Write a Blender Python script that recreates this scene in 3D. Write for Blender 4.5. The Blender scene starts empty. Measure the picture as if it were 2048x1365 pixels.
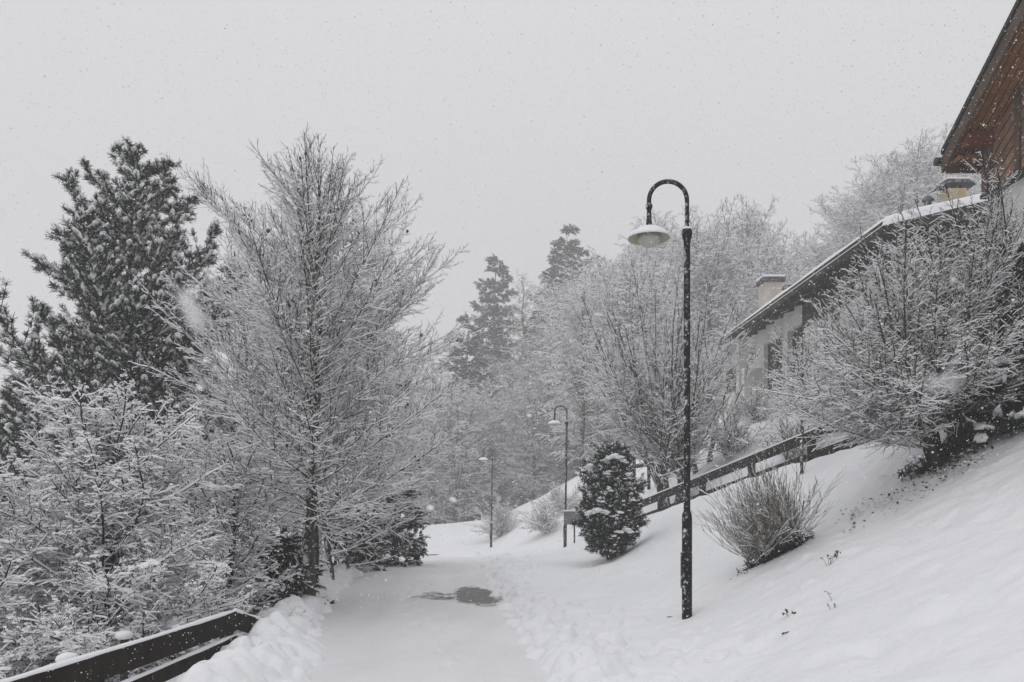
import bpy, math, random
import numpy as np
from mathutils import Vector, Matrix

SC = bpy.context.scene
COL = SC.collection
R = math.radians
# ------------------------------------------------------------------ camera
CAMZ = 1.65; F = 1536.0; HZ = 980.0
cam_d = bpy.data.cameras.new('camera'); cam = bpy.data.objects.new('camera', cam_d); COL.objects.link(cam)
cam.location = (0, 0, CAMZ); cam.rotation_euler = (R(90), 0, 0)
cam_d.sensor_width = 36; cam_d.lens = 27; cam_d.shift_y = (HZ - 682.5) / 2048
cam_d.clip_start = 0.02; cam_d.clip_end = 1000
cam_d.dof.use_dof = True; cam_d.dof.focus_distance = 12; cam_d.dof.aperture_fstop = 11
SC.camera = cam
# ------------------------------------------------------------------ world: closed overcast, brighter overhead
w = bpy.data.worlds.new('World'); SC.world = w; w.use_nodes = True
nt = w.node_tree; bg = nt.nodes['Background']
tc = nt.nodes.new('ShaderNodeTexCoord'); sx = nt.nodes.new('ShaderNodeSeparateXYZ'); cr = nt.nodes.new('ShaderNodeValToRGB')
nt.links.new(tc.outputs['Generated'], sx.inputs[0]); nt.links.new(sx.outputs['Z'], cr.inputs[0]); nt.links.new(cr.outputs[0], bg.inputs[0])
cr.color_ramp.elements[0].position = 0.0; cr.color_ramp.elements[0].color = (0.61, 0.597, 0.61, 1)
cr.color_ramp.elements[1].position = 1.0; cr.color_ramp.elements[1].color = (1.0, 1.005, 1.02, 1)
e = cr.color_ramp.elements.new(0.35); e.color = (0.695, 0.682, 0.70, 1)
e = cr.color_ramp.elements.new(0.55); e.color = (0.75, 0.745, 0.765, 1)
bg.inputs[1].default_value = 1.0
sun_d = bpy.data.lights.new('sun', 'SUN'); sun = bpy.data.objects.new('sun', sun_d); COL.objects.link(sun)
sun_d.energy = 0.5; sun_d.angle = R(60); sun_d.color = (1, 0.98, 0.96); sun.rotation_euler = (R(18), R(-14), 0)
SC.view_settings.view_transform = 'Standard'; SC.view_settings.look = 'None'
SC.view_settings.exposure = -0.07; SC.view_settings.gamma = 1.0
SC.render.engine = 'CYCLES'
SC.cycles.max_bounces = 8; SC.cycles.diffuse_bounces = 3; SC.cycles.volume_bounces = 3
SC.cycles.transparent_max_bounces = 8

# ------------------------------------------------------------------ helpers
def PX(px, py, Y):
    return Vector(((px - 1024) / F * Y, Y, CAMZ + (HZ - py) / F * Y))

def tag(o, label=None, cat=None, group=None, kind=None):
    if label: o['label'] = label
    if cat: o['category'] = cat
    if group: o['group'] = group
    if kind: o['kind'] = kind
    return o

def thing(name, label, cat, loc=(0, 0, 0), rz=0.0, group=None):
    o = bpy.data.objects.new(name, None); COL.objects.link(o)
    o.location = loc; o.rotation_euler = (0, 0, rz); o.empty_display_size = 0.2
    return tag(o, label, cat, group)

def dup(root, loc, rz, scale, label, group=None, tilt=0.0):
    r = root.copy(); COL.objects.link(r); r.location = loc; r.rotation_euler = (tilt, 0, rz); r.scale = scale
    r['label'] = label
    if group: r['group'] = group
    for ch in list(root.children):
        c = ch.copy(); COL.objects.link(c); c.parent = r
        for g in ch.children:
            d = g.copy(); COL.objects.link(d); d.parent = c
    return r

def npmesh(name, V, faces, mats, midx=None, parent=None, smooth=False):
    """faces: (m,3) or (m,4) int array, or list of such arrays"""
    if not isinstance(faces, list): faces = [faces]; midx = [midx]
    V = np.asarray(V, dtype=np.float32)
    me = bpy.data.meshes.new(name)
    loops = np.concatenate([f.reshape(-1) for f in faces]).astype(np.int32)
    tot = np.concatenate([np.full(len(f), f.shape[1], dtype=np.int32) for f in faces])
    st = np.concatenate([[0], np.cumsum(tot)[:-1]]).astype(np.int32)
    me.vertices.add(len(V)); me.vertices.foreach_set('co', V.reshape(-1))
    me.loops.add(len(loops)); me.loops.foreach_set('vertex_index', loops)
    me.polygons.add(len(tot)); me.polygons.foreach_set('loop_start', st); me.polygons.foreach_set('loop_total', tot)
    for m in mats: me.materials.append(m)
    if midx is not None and midx[0] is not None:
        me.polygons.foreach_set('material_index', np.concatenate(midx).astype(np.int32))
    me.polygons.foreach_set('use_smooth', np.full(len(tot), smooth, dtype=bool))
    me.update(calc_edges=True)
    o = bpy.data.objects.new(name, me); COL.objects.link(o)
    if parent: o.parent = parent
    return o

class MB:
    def __init__(s): s.v = []; s.f = []; s.m = []; s.sm = []
    def add(s, vs, fs, m=0, sm=False):
        b = len(s.v); s.v += [tuple(v) for v in vs]
        s.f += [tuple(i + b for i in f) for f in fs]; s.m += [m] * len(fs); s.sm += [sm] * len(fs)
    def box(s, x0, x1, y0, y1, z0, z1, m=0, M=None):
        vs = [Vector((x, y, z)) for x in (x0, x1) for y in (y0, y1) for z in (z0, z1)]
        if M: vs = [M @ v for v in vs]
        s.add(vs, [(0, 1, 3, 2), (4, 6, 7, 5), (0, 4, 5, 1), (2, 3, 7, 6), (0, 2, 6, 4), (1, 5, 7, 3)], m)
    def beam(s, a, b, wd, ht, m=0, up=Vector((0, 0, 1))):
        """box running a->b; wd across, ht along up; a,b are the centre line"""
        a = Vector(a); b = Vector(b); d = (b - a).normalized(); sd = d.cross(up).normalized(); u = sd.cross(d)
        vs = []
        for p in (a, b):
            for i in (-1, 1):
                for j in (-1, 1): vs.append(p + sd * wd / 2 * i + u * ht / 2 * j)
        s.add(vs, [(0, 1, 3, 2), (4, 6, 7, 5), (0, 4, 5, 1), (2, 3, 7, 6), (0, 2, 6, 4), (1, 5, 7, 3)], m)
    def tube(s, pts, rads, n=12, m=0, cap=True, sm=True):
        pts = [Vector(p) for p in pts]; rings = []; up = Vector((0, 1, 0))
        for i, p in enumerate(pts):
            d = (pts[min(i + 1, len(pts) - 1)] - pts[max(i - 1, 0)]).normalized()
            if abs(d.dot(up)) > .95: up = Vector((1, 0, 0))
            sd = d.cross(up).normalized(); u = sd.cross(d).normalized(); up = u
            rings.append([p + (sd * math.cos(2 * math.pi * k / n) + u * math.sin(2 * math.pi * k / n)) * rads[i] for k in range(n)])
        vs = [v for r in rings for v in r]; fs = []
        for i in range(len(pts) - 1):
            for k in range(n):
                a = i * n + k; b = i * n + (k + 1) % n
                fs.append((a, b, b + n, a + n))
        s.add(vs, fs, m, sm)
        if cap:
            s.add(rings[0], [tuple(range(n))[::-1]], m); s.add(rings[-1], [tuple(range(n))], m)
    def lathe(s, prof, n=32, m=0, c=(0, 0, 0), sm=True, flip=False):
        vs = []; fs = []
        for r, z in prof:
            for k in range(n):
                a = 2 * math.pi * k / n; vs.append((c[0] + r * math.cos(a), c[1] + r * math.sin(a), c[2] + z))
        for i in range(len(prof) - 1):
            for k in range(n):
                a = i * n + k; b = i * n + (k + 1) % n; fs.append((a, b, b + n, a + n))
        s.add(vs, fs, m, sm)
    def prism(s, poly, axis_vec, m=0):
        n = len(poly); a = [Vector(p) for p in poly]; b = [p + Vector(axis_vec) for p in a]
        s.add(a + b, [tuple(range(n))[::-1], tuple(range(n, 2 * n))] + [(i, (i + 1) % n, (i + 1) % n + n, i + n) for i in range(n)], m)
    def build(s, name, mats, parent=None, bevel=0):
        me = bpy.data.meshes.new(name); me.from_pydata(s.v, [], s.f); me.update()
        if not isinstance(mats, (list, tuple)): mats = [mats]
        for m in mats: me.materials.append(m)
        for p, mi, sm in zip(me.polygons, s.m, s.sm): p.material_index = mi; p.use_smooth = sm
        import bmesh
        bm = bmesh.new(); bm.from_mesh(me); bmesh.ops.recalc_face_normals(bm, faces=bm.faces); bm.to_mesh(me); bm.free()
        o = bpy.data.objects.new(name, me); COL.objects.link(o)
        if parent: o.parent = parent
        if bevel:
            b = o.modifiers.new('b', 'BEVEL'); b.width = bevel; b.segments = 2; b.limit_method = 'ANGLE'
        return o

# ------------------------------------------------------------------ materials
def mat(name, col, rough=.85, noise=None, bump=None, spec=.12):
    m = bpy.data.materials.new(name); m.use_nodes = True; t = m.node_tree; p = t.nodes['Principled BSDF']
    p.inputs['Base Color'].default_value = (*col, 1); p.inputs['Roughness'].default_value = rough
    p.inputs['Specular IOR Level'].default_value = spec
    tcn = t.nodes.new('ShaderNodeTexCoord'); mp = t.nodes.new('ShaderNodeMapping'); t.links.new(tcn.outputs['Object'], mp.inputs[0])
    if noise:
        c2, sc, stretch = noise
        n = t.nodes.new('ShaderNodeTexNoise'); n.inputs['Scale'].default_value = sc; n.inputs['Detail'].default_value = 6
        mp.inputs['Scale'].default_value = stretch; t.links.new(mp.outputs[0], n.inputs[0])
        r = t.nodes.new('ShaderNodeValToRGB'); r.color_ramp.elements[0].position = .35; r.color_ramp.elements[1].position = .68
        r.color_ramp.elements[0].color = (*col, 1); r.color_ramp.elements[1].color = (*c2, 1)
        t.links.new(n.outputs[0], r.inputs[0]); t.links.new(r.outputs[0], p.inputs['Base Color'])
    if bump:
        sc, st, dist = bump
        n = t.nodes.new('ShaderNodeTexNoise'); n.inputs['Scale'].default_value = sc; n.inputs['Detail'].default_value = 5
        t.links.new(mp.outputs[0], n.inputs[0])
        b = t.nodes.new('ShaderNodeBump'); b.inputs['Strength'].default_value = st; b.inputs['Distance'].default_value = dist
        t.links.new(n.outputs[0], b.inputs['Height']); t.links.new(b.outputs[0], p.inputs['Normal'])
    return m

def frosted(name, base, base2, scale, lo, hi, dirv=(0, 0, 1), dlo=.2, dhi=.6, rough=.8):
    """bark/metal/wood with snow stuck where noise and facing agree"""
    m = mat(name, base, rough, (base2, scale * .5, (1, 1, .3)), None)
    t = m.node_tree; p = t.nodes['Principled BSDF']
    g = t.nodes.new('ShaderNodeNewGeometry'); dt = t.nodes.new('ShaderNodeVectorMath'); dt.operation = 'DOT_PRODUCT'
    dt.inputs[1].default_value = dirv; t.links.new(g.outputs['Normal'], dt.inputs[0])
    mr = t.nodes.new('ShaderNodeMapRange'); mr.inputs[1].default_value = dlo; mr.inputs[2].default_value = dhi
    t.links.new(dt.outputs['Value'], mr.inputs[0])
    tcn = t.nodes.new('ShaderNodeTexCoord'); n = t.nodes.new('ShaderNodeTexNoise'); n.inputs['Scale'].default_value = scale; n.inputs['Detail'].default_value = 7
    n.inputs['Roughness'].default_value = .7
    t.links.new(tcn.outputs['Object'], n.inputs[0])
    m2 = t.nodes.new('ShaderNodeMapRange'); m2.inputs[1].default_value = lo; m2.inputs[2].default_value = hi; t.links.new(n.outputs[0], m2.inputs[0])
    mu = t.nodes.new('ShaderNodeMath'); mu.operation = 'MULTIPLY'; t.links.new(mr.outputs[0], mu.inputs[0]); t.links.new(m2.outputs[0], mu.inputs[1])
    mx = t.nodes.new('ShaderNodeMix'); mx.data_type = 'RGBA'
    src = p.inputs['Base Color'].links[0].from_socket
    t.links.new(mu.outputs[0], mx.inputs['Factor']); t.links.new(src, mx.inputs['A']); mx.inputs['B'].default_value = (.86, .87, .89, 1)
    t.links.new(mx.outputs['Result'], p.inputs['Base Color'])
    return m

M = {}
M['snow'] = mat('snow', (.86, .87, .89), .75, ((.81, .82, .85), .8, (1, 1, 1)), (14, .5, .03), .25)
M['snow_road'] = mat('snow_road', (.80, .805, .825), .7, ((.73, .735, .755), 1.1, (1, .45, 1)), (22, .4, .012), .25)
M['twig_snow'] = mat('twig_snow', (.86, .865, .88), .8)
M['clod_snow'] = mat('clod_snow', (.86, .87, .89), .8, None, (20, .4, .02))
M['bark'] = mat('bark', (.026, .022, .018), .9, ((.065, .056, .046), 9, (1, 1, .3)), (30, .6, .01))
M['twig'] = mat('twig', (.034, .028, .023), .9)
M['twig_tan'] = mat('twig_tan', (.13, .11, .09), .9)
M['stem_tan'] = mat('stem_tan', (.17, .155, .13), .9)
M['twig_mid'] = mat('twig_mid', (.07, .06, .05), .9)
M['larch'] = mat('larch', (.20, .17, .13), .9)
M['trunk_snowy'] = frosted('trunk_snowy', (.03, .026, .021), (.08, .07, .06), 8, .50, .60, (-.9, -.4, .15), -.1, .8)
M['needle'] = mat('needle', (.018, .03, .02), .7)
M['needle2'] = mat('needle2', (.028, .045, .026), .7)
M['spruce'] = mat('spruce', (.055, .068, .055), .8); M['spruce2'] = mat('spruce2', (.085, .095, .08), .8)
M['dead_leaf'] = mat('dead_leaf', (.06, .045, .03), .9)
M['iron'] = frosted('iron', (.010, .010, .011), (.018, .018, .019), 16, .535, .66, (-.9, -.35, .25), .05, .9, .45)
M['iron_far'] = M['iron']
M['shade_in'] = mat('shade_in', (.36, .37, .27), .45)
M['glass_bowl'] = mat('glass_bowl', (.42, .42, .38), .3, None, None, .5)
M['fence'] = frosted('fence', (.012, .009, .007), (.026, .02, .016), 14, .56, .66, (-.2, -.8, .5), .1, .9)
M['wood_dark'] = mat('wood_dark', (.03, .026, .022), .8, ((.06, .05, .04), 6, (1, .2, 1)), (20, .3, .01))
M['plaster'] = mat('plaster', (.72, .71, .68), .9, ((.62, .61, .58), 1.4, (1, 1, .6)), (60, .3, .004))
M['plaster_pink'] = mat('plaster_pink', (.48, .42, .37), .9, ((.58, .55, .51), 2.2, (1, 1, .5)), (60, .3, .004))
M['chimney_warm'] = mat('chimney_warm', (.42, .30, .17), .9, ((.52, .46, .36), 4, (1, 1, .4)), (60, .3, .004))
M['slate'] = frosted('slate', (.05, .055, .058), (.09, .095, .1), 6, .5, .65, (0, 0, 1), -.2, .4)
M['pane'] = mat('pane', (.02, .022, .024), .12, None, None, .6)
M['shutter'] = mat('shutter', (.10, .075, .06), .8)
M['metal_dark'] = mat('metal_dark', (.03, .035, .034), .5)
M['sign_grey'] = mat('sign_grey', (.16, .165, .17), .6, ((.2, .205, .21), 5, (1, 1, 1)))
M['leaf_litter'] = mat('leaf_litter', (.025, .022, .018), .9, ((.06, .05, .035), 20, (1, 1, 1)))

def planks(name, c1, c2, groove, vec, period, rough=.75):
    m = mat(name, c1, rough, (c2, 5, (1.5, 1.5, 1.5)))
    t = m.node_tree; p = t.nodes['Principled BSDF']
    tcn = t.nodes.new('ShaderNodeTexCoord'); d = t.nodes.new('ShaderNodeVectorMath'); d.operation = 'DOT_PRODUCT'
    d.inputs[1].default_value = [c / period for c in vec]; t.links.new(tcn.outputs['Object'], d.inputs[0])
    fr = t.nodes.new('ShaderNodeMath'); fr.operation = 'FRACT'; t.links.new(d.outputs['Value'], fr.inputs[0])
    lt = t.nodes.new('ShaderNodeMath'); lt.operation = 'LESS_THAN'; lt.inputs[1].default_value = .13; t.links.new(fr.outputs[0], lt.inputs[0])
    fl = t.nodes.new('ShaderNodeMath'); fl.operation = 'FLOOR'; t.links.new(d.outputs['Value'], fl.inputs[0])
    wn = t.nodes.new('ShaderNodeTexWhiteNoise'); wn.noise_dimensions = '1D'; t.links.new(fl.outputs[0], wn.inputs['W'])
    hs = t.nodes.new('ShaderNodeHueSaturation'); src = p.inputs['Base Color'].links[0].from_socket
    mr = t.nodes.new('ShaderNodeMapRange'); mr.inputs[3].default_value = .6; mr.inputs[4].default_value = 1.35
    t.links.new(wn.outputs['Value'], mr.inputs[0]); t.links.new(mr.outputs[0], hs.inputs['Value']); t.links.new(src, hs.inputs['Color'])
    mx = t.nodes.new('ShaderNodeMix'); mx.data_type = 'RGBA'; t.links.new(lt.outputs[0], mx.inputs['Factor'])
    t.links.new(hs.outputs[0], mx.inputs['A']); mx.inputs['B'].default_value = (*groove, 1)
    t.links.new(mx.outputs['Result'], p.inputs['Base Color'])
    b = t.nodes.new('ShaderNodeBump'); b.invert = True; b.inputs['Distance'].default_value = .01; t.links.new(lt.outputs[0], b.inputs['Height']); t.links.new(b.outputs[0], p.inputs['Normal'])
    return m

# ------------------------------------------------------------------ terrain
ROWS = [
 (-12, [(-100, -12), (-20, -7), (-8, -3), (-4.5, -.8), (-3.2, -.05), (.5, 0), (1.2, .08), (2, .4), (3.5, 1.1), (6, 2.3), (8, 3.1), (14, 4), (60, 14), (100, 20)]),
 (3, [(-100, -12), (-20, -7), (-8, -3), (-4.5, -.9), (-3.2, -.1), (.5, 0), (1.2, .1), (2, .42), (3, .9), (4.5, 1.65), (6, 2.4), (8, 3.1), (14, 4), (60, 14), (100, 20)]),
 (8.7, [(-100, -12), (-20, -7), (-8, -3), (-4.5, -.9), (-3.2, -.05), (.4, 0), (1.2, -.06), (2, .04), (3, .70), (4.7, 1.66), (6, 2.3), (7.4, 2.95), (14, 4), (60, 14), (100, 20)]),
 (12, [(-100, -12), (-30, -8), (-8, -2.6), (-4.5, -.6), (-3.5, 0), (-.1, 0), (.7, .04), (2, .28), (3.5, .95), (5, 1.75), (6.2, 2.35), (8, 3.1), (14, 4), (60, 14), (100, 20)]),
 (15.3, [(-100, -12), (-30, -8), (-8, -2.4), (-4.5, -.5), (-3.5, -.02), (-.3, 0), (.6, .1), (2.1, .3), (4, 1.25), (6, 2.4), (8, 3.1), (14, 3.8), (60, 13), (100, 20)]),
 (21, [(-100, -12), (-30, -7), (-8, -2), (-4.5, -.6), (-3.5, -.33), (-.45, -.33), (.5, -.12), (2, .12), (4, 1.07), (5.5, 2.0), (8, 3.5), (14, 4.5), (60, 14), (100, 20)]),
 (27, [(-100, -10), (-30, -5), (-8, -1), (-4.5, -.8), (-1.4, -.72), (0, -.6), (1.85, -.55), (4, .95), (6, 2.7), (8, 4.1), (14, 5), (60, 14), (100, 20)]),
 (33, [(-100, -10), (-30, -3.5), (-12, -1.3), (-3, -1.1), (-1.2, -1), (0, -.7), (1.6, .1), (4, 1.5), (6, 2.9), (8, 4.3), (14, 5.5), (60, 14), (100, 20)]),
 (38, [(-100, -8), (-30, -2.5), (-12, -1.5), (-3, -1.35), (-1.0, -1.42), (0, -.7), (1.4, .75), (4, 2.2), (8, 4.4), (14, 6), (60, 15), (100, 22)]),
 (50, [(-100, -6), (-40, -2), (-12, -1), (-6.3, -.65), (-1.4, -.2), (1.4, 1), (5, 3), (14, 7), (60, 17), (100, 24)]),
 (65, [(-100, -9), (-40, -4), (-8, -3), (0, -1.5), (5, 2), (14, 7), (60, 17), (100, 24)]),
 (200, [(-100, -12), (-40, -6), (0, -3), (14, 5), (60, 16), (100, 22)]),
]
GX = np.arange(-100, 100.01, .4); GY = np.arange(-12, 200.01, .4)
_r = np.array([np.interp(GX, [a for a, b in r[1]], [b for a, b in r[1]]) for r in ROWS])
_ry = np.array([r[0] for r in ROWS], float)
Z0 = np.empty((len(GY), len(GX)))
for i in range(len(GX)): Z0[:, i] = np.interp(GY, _ry, _r[:, i])
for _ in range(3):
    Zp = np.pad(Z0, 1, mode='edge')
    Z0 = (Zp[1:-1, :-2] + 2 * Zp[1:-1, 1:-1] + Zp[1:-1, 2:]) / 4
    Zp = np.pad(Z0, 1, mode='edge'); Z0 = (Zp[:-2, 1:-1] + 2 * Zp[1:-1, 1:-1] + Zp[2:, 1:-1]) / 4

def HB(x, y):
    x = np.asarray(x, float); y = np.asarray(y, float)
    fx = np.clip((x + 100) / .4, 0, len(GX) - 1.001); fy = np.clip((y + 12) / .4, 0, len(GY) - 1.001)
    ix = fx.astype(int); iy = fy.astype(int); tx = fx - ix; ty = fy - iy
    return (Z0[iy, ix] * (1 - tx) * (1 - ty) + Z0[iy, ix + 1] * tx * (1 - ty) + Z0[iy + 1, ix] * (1 - tx) * ty + Z0[iy + 1, ix + 1] * tx * ty)

_T = {}
def vnoise(x, y, sc, seed):
    if seed not in _T: _T[seed] = np.random.RandomState(seed).rand(256, 256)
    T = _T[seed]
    x = x * sc + 1000.3; y = y * sc + 1000.7
    ix = np.floor(x).astype(int); iy = np.floor(y).astype(int); fx = x - ix; fy = y - iy
    fx = fx * fx * (3 - 2 * fx); fy = fy * fy * (3 - 2 * fy)
    a = T[iy % 256, ix % 256]; b = T[iy % 256, (ix + 1) % 256]; c = T[(iy + 1) % 256, ix % 256]; d = T[(iy + 1) % 256, (ix + 1) % 256]
    return (a * (1 - fx) + b * fx) * (1 - fy) + (c * (1 - fx) + d * fx) * fy - .5

# road centre line and half width as it runs away and bends left
RPATH = [(-12, -.7, 1.35), (3, -.72, 1.25), (6.6, -.72, 1.25), (11.8, -1.5, 1.42), (16, -1.8, 1.4), (20, -1.85, 1.4), (24, -2.3, 1.3), (27, -3.2, 1.4), (30, -4.8, 1.8)]
_py = [a for a, b, c in RPATH]; _px = [b for a, b, c in RPATH]; _pw = [c for a, b, c in RPATH]
def road_c(y): return np.interp(y, _py, _px)
def road_w(y): return np.interp(y, _py, _pw)

def H(x, y, detail=True):
    z = HB(x, y)
    x = np.asarray(x, float); y = np.asarray(y, float)
    c = road_c(y); wd = road_w(y)
    onroad = np.clip((wd - np.abs(x - c)) / .25, 0, 1) * (y < 29)
    off = 1 - onroad
    z = z + off * (vnoise(x, y, .35, 1) * .16 + vnoise(x, y, .9, 2) * .08)
    # ploughed berm along the left edge of the lane
    lb = x - (c - wd - .30)
    z = z + np.exp(-(lb / .32) ** 2) * (.17 + .2 * vnoise(x, y, 1.3, 9)) * (y < 26) * (y > -5)
    rb = x - (c + wd + .28)
    z = z + np.exp(-(rb / .3) ** 2) * (.05 + .09 * vnoise(x, y, 1.3, 19)) * (y < 30)
    # hollow under the evergreen bush and behind lamp
    z = z - .12 * np.exp(-(((x - 1.55) / .6) ** 2 + ((y - 15.6) / .8) ** 2))
    return z

def _fence_line():
    a = PX(1262, 1010, 22.9); b = PX(1712, 826, 13.9); return a, b + (b - a).normalized() * 3
FA, FB = _fence_line()
_H0 = H
def H(x, y, detail=True):
    z = _H0(x, y); x = np.asarray(x, float); y = np.asarray(y, float)
    dx, dy = FB.x - FA.x, FB.y - FA.y; L2 = dx * dx + dy * dy
    t = np.clip(((x - FA.x) * dx + (y - FA.y) * dy) / L2, -.1, 1.1)
    px_ = FA.x + dx * t; py_ = FA.y + dy * t; d = np.hypot(x - px_, y - py_)
    zt = FA.z + (FB.z - FA.z) * t - .72
    w = np.exp(-(d / 1.1) ** 2)
    return z * (1 - w) + zt * w

def Hs(x, y): return float(H(np.array([x]), np.array([y]))[0])
def G(px, Y, dz=0.0):
    x = (px - 1024) / F * Y
    return Vector((x, Y, Hs(x, Y) + dz))

def axis(pieces):
    out = []
    for a, b, st in pieces: out += list(np.arange(a, b - 1e-6, st))
    out.append(pieces[-1][1]); return np.array(out)
AX = axis([(-100, -30, 5), (-30, -10, 1), (-10, -4.2, .25), (-4.2, 2.6, .035), (2.6, 5.2, .045), (5.2, 7.5, .07), (7.5, 16, .3), (16, 40, 1.5), (40, 100, 6)])
AY = axis([(-12, 2, .5), (2, 14, .035), (14, 24, .08), (24, 40, .16), (40, 60, .4), (60, 100, 2), (100, 200, 8)])
XX, YY = np.meshgrid(AX, AY); ZZ = H(XX, YY)
near = (YY < 24) & (XX < 8) & (XX > -6)
c_ = road_c(YY); w_ = road_w(YY); roadmask = np.clip((w_ - np.abs(XX - c_)) / .2, 0, 1) * (YY < 29)
ZZ += near * (1 - roadmask) * (vnoise(XX, YY, 2.2, 6) * .05 + vnoise(XX, YY, 5, 3) * .035 + vnoise(XX, YY, 11, 4) * .016)
rg = random.Random(5)
bumps = []; BP = np.zeros_like(ZZ)
for i in range(620):      # clods thrown up along both lane edges
    y = 3.5 + 25 * rg.random() ** 1.5
    c = float(road_c(y)); wd = float(road_w(y))
    if rg.random() < .55: x = c + wd + max(-.2, rg.gauss(.12, .3))
    else: x = c - wd - max(-.15, rg.gauss(.1, .33))
    r = rg.uniform(.035, .12) * (1.35 if rg.random() < .12 else 1)
    bumps.append((x, y, r, r * rg.uniform(.5, 1.1)))
for i in range(330):      # heavier lumps on the left berm next to the rail fence
    y = rg.uniform(4, 10.5); c = float(road_c(y)); wd = float(road_w(y))
    x = c - wd - rg.uniform(.0, .75); r = rg.uniform(.04, .13); bumps.append((x, y, r, r * rg.uniform(.6, 1.25)))
for i in range(160):      # soft dimples in the slope
    y = rg.uniform(3, 16); x = rg.uniform(.8, 6.5); r = rg.uniform(.06, .2); bumps.append((x, y, r, -r * rg.uniform(.12, .38)))
for i in range(420):      # small clumps dropped from branches
    y = rg.uniform(3.5, 18); x = rg.uniform(.6, 6.5); r = rg.uniform(.025, .07); bumps.append((x, y, r, r * rg.uniform(.15, .5)))
for i in range(420):      # rough ploughed snow further back along the left edge
    y = rg.uniform(9, 25); c = float(road_c(y)); wd = float(road_w(y)); r = rg.uniform(.05, .15); bumps.append((c - wd - rg.uniform(-.1, 1.0), y, r, r * rg.uniform(.5, 1.2)))
for i in range(60):      # bigger blocks near the foot of the right bank
    y = rg.uniform(4, 11); c = float(road_c(y)); wd = float(road_w(y)); r = rg.uniform(.07, .17); bumps.append((c + wd + rg.uniform(-.05, 1.2), y, r, r * rg.uniform(.35, .8)))
for i in range(26):      # deep prints at the foot of the slope
    y = rg.uniform(5.5, 9.5); x = float(road_c(y)) + float(road_w(y)) + rg.uniform(.1, 1.3); r = rg.uniform(.07, .15); bumps.append((x, y, r, -r * rg.uniform(.5, 1.0)))
for bx, by, br, bh in bumps:
    i0, i1 = np.searchsorted(AX, [bx - br, bx + br]); j0, j1 = np.searchsorted(AY, [by - br, by + br])
    if i1 <= i0 or j1 <= j0: continue
    sx_ = XX[j0:j1, i0:i1] - bx; sy_ = YY[j0:j1, i0:i1] - by
    sx_ = sx_ * (1 + .35 * math.sin(by * 77)); wob = 1 + .5 * vnoise(XX[j0:j1, i0:i1], YY[j0:j1, i0:i1], 8, 31)
    d2 = (sx_ ** 2 + sy_ ** 2) / br ** 2 * wob
    k = np.clip(1 - d2, 0, 1)
    if bh > 0: BP[j0:j1, i0:i1] = np.maximum(BP[j0:j1, i0:i1], bh * np.sqrt(k)) + .12 * np.minimum(BP[j0:j1, i0:i1], bh * np.sqrt(k))
    else: ZZ[j0:j1, i0:i1] += bh * k
ZZ += BP
# snow lane sits in the ground: sink ground just under the road sheet
ZZ -= roadmask * .03
ny, nx = XX.shape
idx = np.arange(ny * nx).reshape(ny, nx)
quads = np.stack([idx[:-1, :-1], idx[:-1, 1:], idx[1:, 1:], idx[1:, :-1]], -1).reshape(-1, 4)
gr = npmesh('ground', np.stack([XX, YY, ZZ], -1).reshape(-1, 3), quads, [M['snow']], None, None, True)
tag(gr, 'deep snow covering the hillside and the banks of the lane', kind='structure')
# lane
ry = axis([(-11, 3, .5), (3, 16, .045), (16, 31, .12)])
ru = np.linspace(-1, 1, 110)
RYY, RUU = np.meshgrid(ry, ru, indexing='ij'); RXX = road_c(RYY) + RUU * (road_w(RYY) + .06)
RZZ = H(RXX, RYY)
def road_z(x, y):
    z = HB(x, y) + .014 + .028 * vnoise(x, y * .6, .9, 41) + .018 * vnoise(x * 1.6, y * .5, 3, 42) + .010 * vnoise(x, y, 11, 43)
    for tr in (-.62, .5): z = z - .020 * np.exp(-((x - road_c(y) - tr) / .16) ** 2) * (1 + vnoise(x, y, 2, 44))
    return z
RZZ = road_z(RXX, RYY)
rgp = random.Random(88)      # half filled boot prints wandering along the lane
for k in range(46):
    y_ = 3.6 + k * .36; x_ = float(road_c(y_)) + .12 + .18 * math.sin(k * .21) + (.1 if k % 2 else -.1) + rgp.gauss(0, .02)
    RZZ -= rgp.uniform(.012, .026) * np.exp(-(((RXX - x_) / .055) ** 4 + ((RYY - y_) / .14) ** 4))
RZZ -= .05 * np.clip((np.abs(RUU) - .93) / .07, 0, 1)
n1, n2 = RXX.shape; idx = np.arange(n1 * n2).reshape(n1, n2)
quads = np.stack([idx[:-1, :-1], idx[:-1, 1:], idx[1:, 1:], idx[1:, :-1]], -1).reshape(-1, 4)
rd = npmesh('road', np.stack([RXX, RYY, RZZ], -1).reshape(-1, 3), quads, [M['snow_road']], None, None, True)
tag(rd, 'narrow lane under packed snow bending left', kind='structure')

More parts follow.
